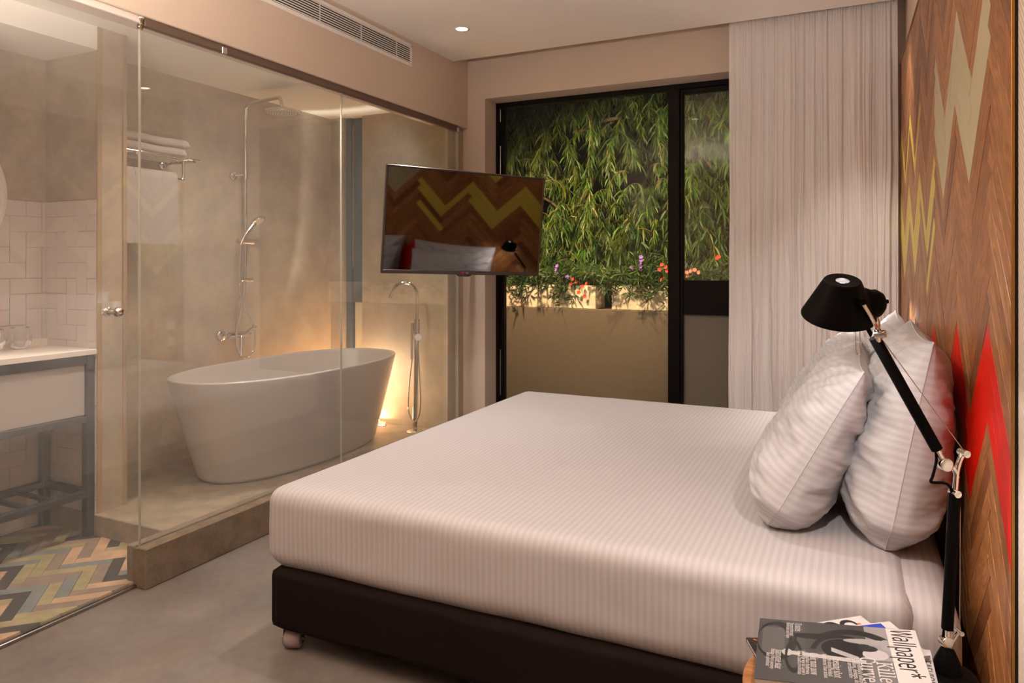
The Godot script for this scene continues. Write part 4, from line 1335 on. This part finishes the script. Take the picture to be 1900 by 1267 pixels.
# ------------------------------------------------------------------ television
func build_television() -> void:
	var t := thing("television", "slim black flat screen television turned towards the bed, switched off", "television", Vector3(-2.076, 1.462, -3.737))
	t.basis = Basis.from_euler(Vector3(deg_to_rad(5.254), deg_to_rad(53.8), deg_to_rad(-1.356)))
	var W := 1.029
	var H := 0.612
	put("rear_cover", slab(Vector3(-W / 2 + 0.004, -H / 2 + 0.004, -0.032), Vector3(W / 2 - 0.004, H / 2 - 0.004, -0.006), 0.006), M.tv_back, t)
	put("rear_bulge", slab(Vector3(-0.3, -0.24, -0.055), Vector3(0.3, 0.12, -0.03), 0.015), M.tv_back, t)
	put("screen", slab(Vector3(-W / 2 + 0.01, -H / 2 + 0.022, -0.007), Vector3(W / 2 - 0.01, H / 2 - 0.01, -0.0025)), M.screen, t)
	var fr := begin()
	box(fr, Vector3(0, H / 2 - 0.006, -0.006), Vector3(W, 0.012, 0.016), 0.003)
	box(fr, Vector3(0, -H / 2 + 0.011, -0.006), Vector3(W, 0.022, 0.016), 0.003)
	box(fr, Vector3(-W / 2 + 0.006, 0, -0.006), Vector3(0.012, H - 0.02, 0.016), 0.003)
	box(fr, Vector3(W / 2 - 0.006, 0, -0.006), Vector3(0.012, H - 0.02, 0.016), 0.003)
	put("bezel", fr.commit(), M.bezel, t)
	put("chin", lathe_mesh([Vector2(0.0, 0.0), Vector2(0.045, 0.0), Vector2(0.05, -0.006), Vector2(0.035, -0.012), Vector2(0.0, -0.013)], 24, Transform3D(Basis().scaled(Vector3(1, 1, 0.22)), Vector3(0, -H / 2 + 0.001, -0.006))), M.bezel, t)
	put("logo_disc", lathe_mesh([Vector2(0.0, 0.001), Vector2(0.0075, 0.001), Vector2(0.0075, 0.0)], 20, Transform3D(Basis(Vector3(1, 0, 0), PI / 2), Vector3(-0.012, -H / 2 + 0.011, 0.002))), M.logo_red, t)
	put("logo_letters", words("LG", 0.014, "Droid Sans"), M.logo_grey, t, Transform3D(Basis(), Vector3(0.008, -H / 2 + 0.0105, 0.0024)))
	# swing arm to the pier beside the window
	var inv := t.transform.affine_inverse()
	var wallp: Vector3 = inv * Vector3(-2.38, 1.40, -4.372)
	var mid: Vector3 = Vector3(0.05, -0.04, -0.16)
	put("wall_arm", tube_mesh([Vector3(0.0, -0.04, -0.05), mid, wallp], 0.016, 10), M.tv_back, t)

func words(text: String, size: float, face: String, thick := 0.0006) -> TextMesh:
	var f := SystemFont.new()
	f.font_names = PackedStringArray([face])
	var m := TextMesh.new()
	m.text = text
	m.font = f
	m.font_size = 48
	m.pixel_size = size / 48.0
	m.depth = thick
	m.curve_step = 2.0
	m.horizontal_alignment = HORIZONTAL_ALIGNMENT_LEFT
	m.vertical_alignment = VERTICAL_ALIGNMENT_CENTER
	return m

# ------------------------------------------------------------------ bedside
func build_bedside() -> void:
	var tb := thing("bedside_table", "small round oak bedside table under the magazines", "side table", Vector3(0.006, 0.0, -1.458), 0.0, "round bedside tables")
	put("table_top", lathe_mesh([Vector2(0.0, 0.434), Vector2(0.197, 0.434), Vector2(0.202, 0.431), Vector2(0.203, 0.424), Vector2(0.200, 0.414), Vector2(0.196, 0.412), Vector2(0.0, 0.412)], 72), M.table_wood, tb)
	for k in 3:
		var a := TAU * k / 3 + 0.5
		put("leg", tube_mesh([Vector3(cos(a) * 0.12, 0.413, sin(a) * 0.12), Vector3(cos(a) * 0.17, 0.0, sin(a) * 0.17)], 0.016, 10, 0.011), M.table_wood, tb)
	var tb2 := copy_of(tb, "bedside_table", "small round oak bedside table on the curtain side of the bed")
	tb2.position = Vector3(-0.02, 0.0, -3.985)
	magazines()
	desk_lamp("black jointed desk lamp with chrome joints on the table by the magazines", Vector3(0.156, 0.434, -1.574), 0.0, 0.0, 1.0, 0.36)
	desk_lamp("black jointed desk lamp on the curtain side of the bed, seen in the television", Vector3(0.085, 0.434, -3.88), deg_to_rad(29.0), 0.075, -0.9, 0.30)

func cover_image() -> ImageTexture:
	# a grey studio photograph: dark ground, hoops, a reaching figure, all in plain shapes
	var w := 360
	var h := 286
	var im := Image.create(w, h, false, Image.FORMAT_RGB8)
	for y in h:
		for x in w:
			var u := float(x) / w
			var v := float(y) / h
			var c := 0.34
			var d := func(cx: float, cy: float, rx: float, ry: float) -> float: return Vector2((u - cx) / rx, (v - cy) / ry).length()
			if u < 0.17 and u > 0.03 and v > 0.14 and v < 0.62:
				c = 0.42
			if d.call(0.12, 0.36, 0.13, 0.33) < 1.0 and d.call(0.10, 0.36, 0.10, 0.26) > 1.0:
				c = 0.2
			if u > 0.66:
				c = 0.66 if v < 0.55 else 0.5
			if u > 0.3 and u < 0.68 and v < 0.5:
				c = 0.3
			var ring: float = d.call(0.60, 0.52, 0.30, 0.44)
			if ring < 1.0 and ring > 0.80 and v < 0.62 and not (u < 0.52 and v > 0.3):
				c = 0.16
			ring = d.call(0.53, 0.52, 0.20, 0.33)
			if ring < 1.0 and ring > 0.84 and v < 0.46:
				c = 0.13
			if d.call(0.53, 0.42, 0.13, 0.16) < 1.0:
				c = 0.10
			if d.call(0.37, 0.25, 0.16, 0.05) < 1.0 and u < 0.44:
				c = 0.12
			# arm, shoulder, head, hat
			if absf(v - (0.55 + (u - 0.2) * 0.10)) < 0.030 and u > 0.2 and u < 0.66:
				c = 0.80
			if absf(v - (0.44 + (u - 0.46) * 0.75)) < 0.035 and u > 0.46 and u < 0.62:
				c = 0.74
			if d.call(0.72, 0.47, 0.075, 0.085) < 1.0:
				c = 0.82
			if d.call(0.68, 0.38, 0.06, 0.05) < 1.0:
				c = 0.2
			if d.call(0.69, 0.27, 0.15, 0.045) < 1.0 or d.call(0.80, 0.30, 0.04, 0.09) < 1.0:
				c = 0.7
			if d.call(0.19, 0.55, 0.032, 0.055) < 1.0:
				c = 0.8
			ring = d.call(0.23, 0.60, 0.055, 0.26)
			if ring < 1.0 and ring > 0.72:
				c = 0.18
			im.set_pixel(x, y, Color(c, c * 0.985, c * 0.98))
	return ImageTexture.create_from_image(im)

func magazine(label: String, at: Vector3, turn: float, size: Vector3, cover: Material, tilt := 0.0) -> Node3D:
	# local x runs from the foot of the cover to its head, local z from the spine to the open edge
	var o := thing("magazine", label, "magazine", at, 0.0, "magazines on the bedside table")
	o.basis = Basis(Vector3.UP, deg_to_rad(turn)) * Basis(Vector3(0, 0, 1), deg_to_rad(tilt))
	put("pages", slab(Vector3(0.001, 0.0006, 0.001), Vector3(size.x - 0.001, size.y - 0.0006, size.z - 0.001)), M.paper, o)
	var s := begin()
	var y := size.y
	for q in [[0, 0], [1, 0], [1, 1], [0, 0], [1, 1], [0, 1]]:
		s.set_normal(Vector3.UP)
		s.set_uv(Vector2(q[0], q[1]))
		s.add_vertex(Vector3(q[0] * size.x, y, q[1] * size.z))
	for q in [[0, 0], [1, 1], [1, 0], [0, 0], [0, 1], [1, 1]]:
		s.set_normal(Vector3.DOWN)
		s.set_uv(Vector2(0.01, 0.01))
		s.add_vertex(Vector3(q[0] * size.x, y - 0.0005, q[1] * size.z))
	put("front_cover", s.commit(), cover, o)
	put("back_cover", slab(Vector3(0, 0, 0), Vector3(size.x, 0.0005, size.z)), M.cover_black if cover != M.paper else M.paper, o)
	put("spine", slab(Vector3(0, 0, -0.0006), Vector3(size.x, size.y, 0.0004)), M.cover_black if cover != M.paper else M.paper, o)
	return o

func print_on(o: Node3D, called: String, text: String, size: float, face: String, x: float, z: float, y: float, m: Material, length := 0.0) -> void:
	# letters read towards the open edge, their tops towards the head of the cover
	var tm := words(text, size, face, 0.0002)
	var narrow: float = 1.0 if length <= 0.0 else length / tm.get_aabb().size.x
	put(called, tm, m, o, Transform3D(Basis(Vector3(0, 0, narrow), Vector3(1, 0, 0), Vector3(0, 1, 0)), Vector3(x, y, z)))

func magazines() -> void:
	var ty := 0.4345
	var m1 := magazine("black covered magazine with orange print at the bottom of the pile", Vector3(-0.205, ty, -1.562), 24.0, Vector3(0.26, 0.008, 0.21), M.cover_black)
	print_on(m1, "print", "X", 0.05, "Droid Sans", 0.03, 0.004, 0.0082, M.cover_orange)
	var m4 := magazine("white magazine with black fashion lettering sticking out beside the lamp foot", Vector3(-0.135, ty + 0.0085, -1.612), 1.0, Vector3(0.268, 0.006, 0.21), M.paper, 4.0)
	print_on(m4, "print", "FASHION", 0.022, "Droid Sans", 0.256, 0.045, 0.0062, M.ink, 0.085)
	print_on(m4, "print", "RANGE US", 0.022, "Droid Sans", 0.240, 0.045, 0.0062, M.ink, 0.085)
	put("orange_mark", slab(Vector3(0.238, 0.0058, 0.022), Vector3(0.256, 0.0062, 0.032)), M.cover_orange, m4)
	var m2 := magazine("white magazine with a big black figure eight peeping out at the back of the pile", Vector3(-0.171, ty + 0.0165, -1.578), 34.0, Vector3(0.22, 0.006, 0.15), M.paper, 4.0)
	print_on(m2, "print", "8", 0.10, "Droid Serif", 0.155, 0.0, 0.0062, M.ink, 0.05)
	for q in [[0.10, 0.012], [0.196, 0.03]]:
		put("orange_dot", lathe_mesh([Vector2(0.0, 0.0063), Vector2(0.005, 0.0063), Vector2(0.005, 0.0059)], 16, Transform3D(Basis(), Vector3(q[0], 0, q[1]))), M.cover_orange, m2)
	var m3 := magazine("white magazine with a bright blue corner just below the top one", Vector3(-0.141, ty + 0.023, -1.564), 30.0, Vector3(0.238, 0.006, 0.13), M.paper, 4.0)
	put("blue_panel", slab(Vector3(0.10, 0.0058, 0.004), Vector3(0.216, 0.0062, 0.1)), M.cover_blue, m3)
	var cm := mat("cover_photo", Color(0.85, 0.84, 0.84), 0.3)
	cm.albedo_texture = cover_image()
	var a := magazine("black and white magazine with a hoop photograph on top of the pile", Vector3(-0.182, ty + 0.0235, -1.606), 4.0, Vector3(0.292, 0.010, 0.238), cm, 5.6)
	var y := 0.0102
	put("title_strip", slab(Vector3(0.2385, 0.0098, 0.0005), Vector3(0.2918, 0.0101, 0.2375)), M.print_white, a)
	print_on(a, "title", "Wallpaper*", 0.052, "Droid Sans", 0.264, 0.004, 0.0103, M.ink, 0.178)
	print_on(a, "headline", "Killer", 0.036, "Droid Serif", 0.222, 0.136, y, M.print_white, 0.085)
	print_on(a, "headline", "Curves", 0.036, "Droid Serif", 0.195, 0.124, y, M.print_white, 0.098)
	for q in [["Dangerously sharp", 0.180, 0.13, 0.085], ["fashion, design, art", 0.172, 0.13, 0.092], ["and architecture", 0.164, 0.132, 0.07], ["The drama behind", 0.130, 0.138, 0.066], ["Raf Simons' Dior debut", 0.122, 0.126, 0.085], ["Jonathan Anderson", 0.092, 0.132, 0.072], ["leads the way in Loewe's", 0.085, 0.122, 0.086], ["Arts & Crafts revolution", 0.078, 0.122, 0.086], ["Philipp Plein's journey", 0.030, 0.124, 0.074], ["and splendour", 0.022, 0.140, 0.05], ["The new architectural", 0.064, 0.010, 0.055], ["Modernism and Utopia", 0.057, 0.010, 0.065]]:
		print_on(a, "small_print", q[0], 0.0095, "Droid Serif", q[1], q[2], y, M.print_white, q[3])
	for q in [["Opening shot", 0.142, 0.134, 0.072], ["Chair man now", 0.103, 0.126, 0.078], ["Baroque star", 0.041, 0.126, 0.07], ["Ui stories", 0.076, 0.010, 0.034]]:
		print_on(a, "small_headline", q[0], 0.018, "Droid Serif", q[1], q[2], y, M.print_white, q[3])

func desk_lamp(label: String, at: Vector3, turn: float, drop: float, tip: float, power: float) -> Node3D:
	# everything relative to the base on the table at (0.156, 0.434, -1.574)
	var o := thing("desk_lamp", label, "desk lamp", at, turn, "jointed black desk lamps")
	var R := Vector3(0.9026, 0, -0.4306)     # along the picture
	var D := Vector3(0.4306, 0, 0.9026)      # towards the viewer
	var P := func(x: float, y: float, d := 0.0) -> Vector3: return R * x + Vector3(0, y - drop * smoothstep(0.45, 0.64, y), 0) + D * d
	put("base", lathe_mesh([Vector2(0.0, 0.022), Vector2(0.02, 0.022), Vector2(0.047, 0.019), Vector2(0.05, 0.014), Vector2(0.05, 0.0), Vector2(0.05, 0.0), Vector2(0.0, 0.0)], 48), M.black_lamp, o)
	put("socket", lathe_mesh([Vector2(0.026, 0.018), Vector2(0.022, 0.04), Vector2(0.012, 0.062), Vector2(0.008, 0.066), Vector2(0.0, 0.066)], 24), M.black_lamp, o)
	# lower joint
	var j := put("lower_joint", tube_mesh(spline([P.call(0.004, 0.05), P.call(0.006, 0.068), P.call(0.014, 0.084), P.call(0.022, 0.095)]), 0.0042, 10), M.chrome, o)
	put("joint_disc", lathe_mesh([Vector2(0.0, -0.009), Vector2(0.0105, -0.009), Vector2(0.0115, -0.006), Vector2(0.0115, 0.006), Vector2(0.0105, 0.009), Vector2(0.0, 0.009)], 20, aim(P.call(-0.002, 0.076, 0), P.call(-0.002, 0.076, 1))), M.chrome, j)
	put("joint_pin", tube_mesh([P.call(-0.001, 0.076), P.call(0.0, 0.104)], 0.006, 10), M.chrome, j)
	put("pulley", tube_mesh([P.call(0.022, 0.095, -0.01), P.call(0.022, 0.095, 0.01)], 0.0045, 10), M.chrome, j)
	put("lower_arm", tube_mesh([P.call(0.0, 0.10), P.call(0.0142, 0.354)], 0.0112, 6), M.black_lamp, o)
	put("tension_wire", tube_mesh([P.call(0.0235, 0.098), P.call(0.0245, 0.355)], 0.0008, 6), M.wire, o)
	# elbow
	var e := put("elbow", tube_mesh(spline([P.call(0.014, 0.350), P.call(0.016, 0.372), P.call(0.018, 0.395), P.call(0.023, 0.415), P.call(0.031, 0.431)]), 0.0052, 10), M.chrome, o)
	put("elbow_web", tube_mesh(spline([P.call(0.019, 0.385), P.call(0.012, 0.402), P.call(-0.004, 0.412)]), 0.0048, 10), M.chrome, e)
	put("joint_disc", lathe_mesh([Vector2(0.0, -0.010), Vector2(0.0115, -0.010), Vector2(0.0125, -0.007), Vector2(0.0125, 0.007), Vector2(0.0115, 0.010), Vector2(0.0, 0.010)], 20, aim(P.call(-0.005, 0.410, 0), P.call(-0.005, 0.410, 1))), M.chrome, e)
	put("joint_pin", tube_mesh([P.call(-0.005, 0.410), P.call(-0.020, 0.440)], 0.0055, 10), M.chrome, e)
	for q in [[0.014, 0.356], [0.031, 0.431]]:
		put("pulley", tube_mesh([P.call(q[0], q[1], -0.011), P.call(q[0], q[1], 0.011)], 0.0068, 12), M.chrome, e)
	put("upper_arm", tube_mesh([P.call(-0.0195, 0.438), P.call(-0.137, 0.648)], 0.0105, 14), M.black_lamp, o)
	put("tension_wire", tube_mesh([P.call(0.030, 0.437), P.call(-0.128, 0.652)], 0.0008, 6), M.wire, o)
	put("power_cord", tube_mesh(spline([P.call(-0.021, 0.434), P.call(-0.0205, 0.415), P.call(-0.027, 0.388), P.call(-0.031, 0.377), P.call(-0.022, 0.375), P.call(-0.004, 0.374), P.call(0.006, 0.366), P.call(0.010, 0.352)], 6), 0.0026, 8), M.black_lamp, o)
	put("power_cord", tube_mesh(spline([P.call(-0.004, 0.105), P.call(-0.007, 0.085), P.call(-0.006, 0.065), P.call(-0.001, 0.05)], 6), 0.003, 8), M.black_lamp, o)
	# fork
	var k := put("fork", tube_mesh(spline([P.call(-0.1946, 0.718, 0.070), P.call(-0.180, 0.700, 0.062), P.call(-0.164, 0.681, 0.050), P.call(-0.150, 0.669, 0.032), P.call(-0.138, 0.667, 0.014), P.call(-0.127, 0.673, -0.006), P.call(-0.1226, 0.684, -0.024), P.call(-0.130, 0.700, -0.038), P.call(-0.152, 0.724, -0.046)], 6), 0.0042, 10), M.chrome, o)
	put("fork_joint", tube_mesh([P.call(-0.143, 0.655, 0.016), P.call(-0.131, 0.658, 0.028)], 0.0072, 12), M.chrome, k)
	put("fork_stem", tube_mesh([P.call(-0.130, 0.634), P.call(-0.140, 0.664, 0.018)], 0.006, 10), M.chrome, k)
	# shade, tipped towards the viewer at its top
	var bot: Vector3 = P.call(-0.205, 0.689, 0.0)
	var topp: Vector3 = P.call(-0.2095, 0.7565, 0.028 * tip)
	var ax := (topp - bot).normalized()
	var xx := ax.cross(D).normalized()
	var sx := Transform3D(Basis(xx, ax, xx.cross(ax)), bot)
	var hgt := bot.distance_to(topp)
	var sh := put("shade", lathe_mesh([Vector2(0.0655, 0.0), Vector2(0.0655, 0.002), Vector2(0.033, hgt - 0.002), Vector2(0.031, hgt), Vector2(0.031, hgt), Vector2(0.012, hgt - 0.001), Vector2(0.012, hgt - 0.001), Vector2(0.012, hgt - 0.004), Vector2(0.012, hgt - 0.004), Vector2(0.0295, hgt - 0.004), Vector2(0.0295, hgt - 0.004), Vector2(0.064, 0.002), Vector2(0.0655, 0.0)], 56, sx), M.black_lamp, o)
	put("bulb", lathe_mesh([Vector2(0.0, hgt - 0.006), Vector2(0.011, hgt - 0.010), Vector2(0.020, hgt - 0.028), Vector2(0.021, hgt - 0.038), Vector2(0.014, hgt - 0.052), Vector2(0.0, hgt - 0.057)], 24, sx), M.lamp_glow, o)
	omni(o, sx * Vector3(0, hgt - 0.032, 0), power, Color(1.0, 0.965, 0.94), 0.015)
	put("pivot_screw", tube_mesh([P.call(-0.1955, 0.719, 0.050), P.call(-0.1955, 0.719, 0.076)], 0.0062, 12), M.black_lamp, k)
	put("lamp_holder", lathe_mesh([Vector2(0.0, 0.0), Vector2(0.024, 0.0), Vector2(0.028, 0.010), Vector2(0.026, 0.022), Vector2(0.028, 0.030), Vector2(0.024, 0.042), Vector2(0.014, 0.050), Vector2(0.0, 0.052)], 28, aim(P.call(-0.172, 0.716, 0.006), P.call(-0.122, 0.708, 0.002))), M.black_lamp, sh)
	put("switch", tube_mesh([P.call(-0.128, 0.716, 0.004), P.call(-0.114, 0.716, 0.006)], 0.0038, 8), M.black_lamp, sh)
	put("handle_wire", tube_mesh(spline([P.call(-0.187, 0.70, 0.03), P.call(-0.1865, 0.64, 0.03), P.call(-0.184, 0.622, 0.03), P.call(-0.1805, 0.619, 0.03), P.call(-0.178, 0.622, 0.03), P.call(-0.1785, 0.64, 0.03), P.call(-0.179, 0.70, 0.03)], 5), 0.0009, 6), M.wire, sh)
	return o
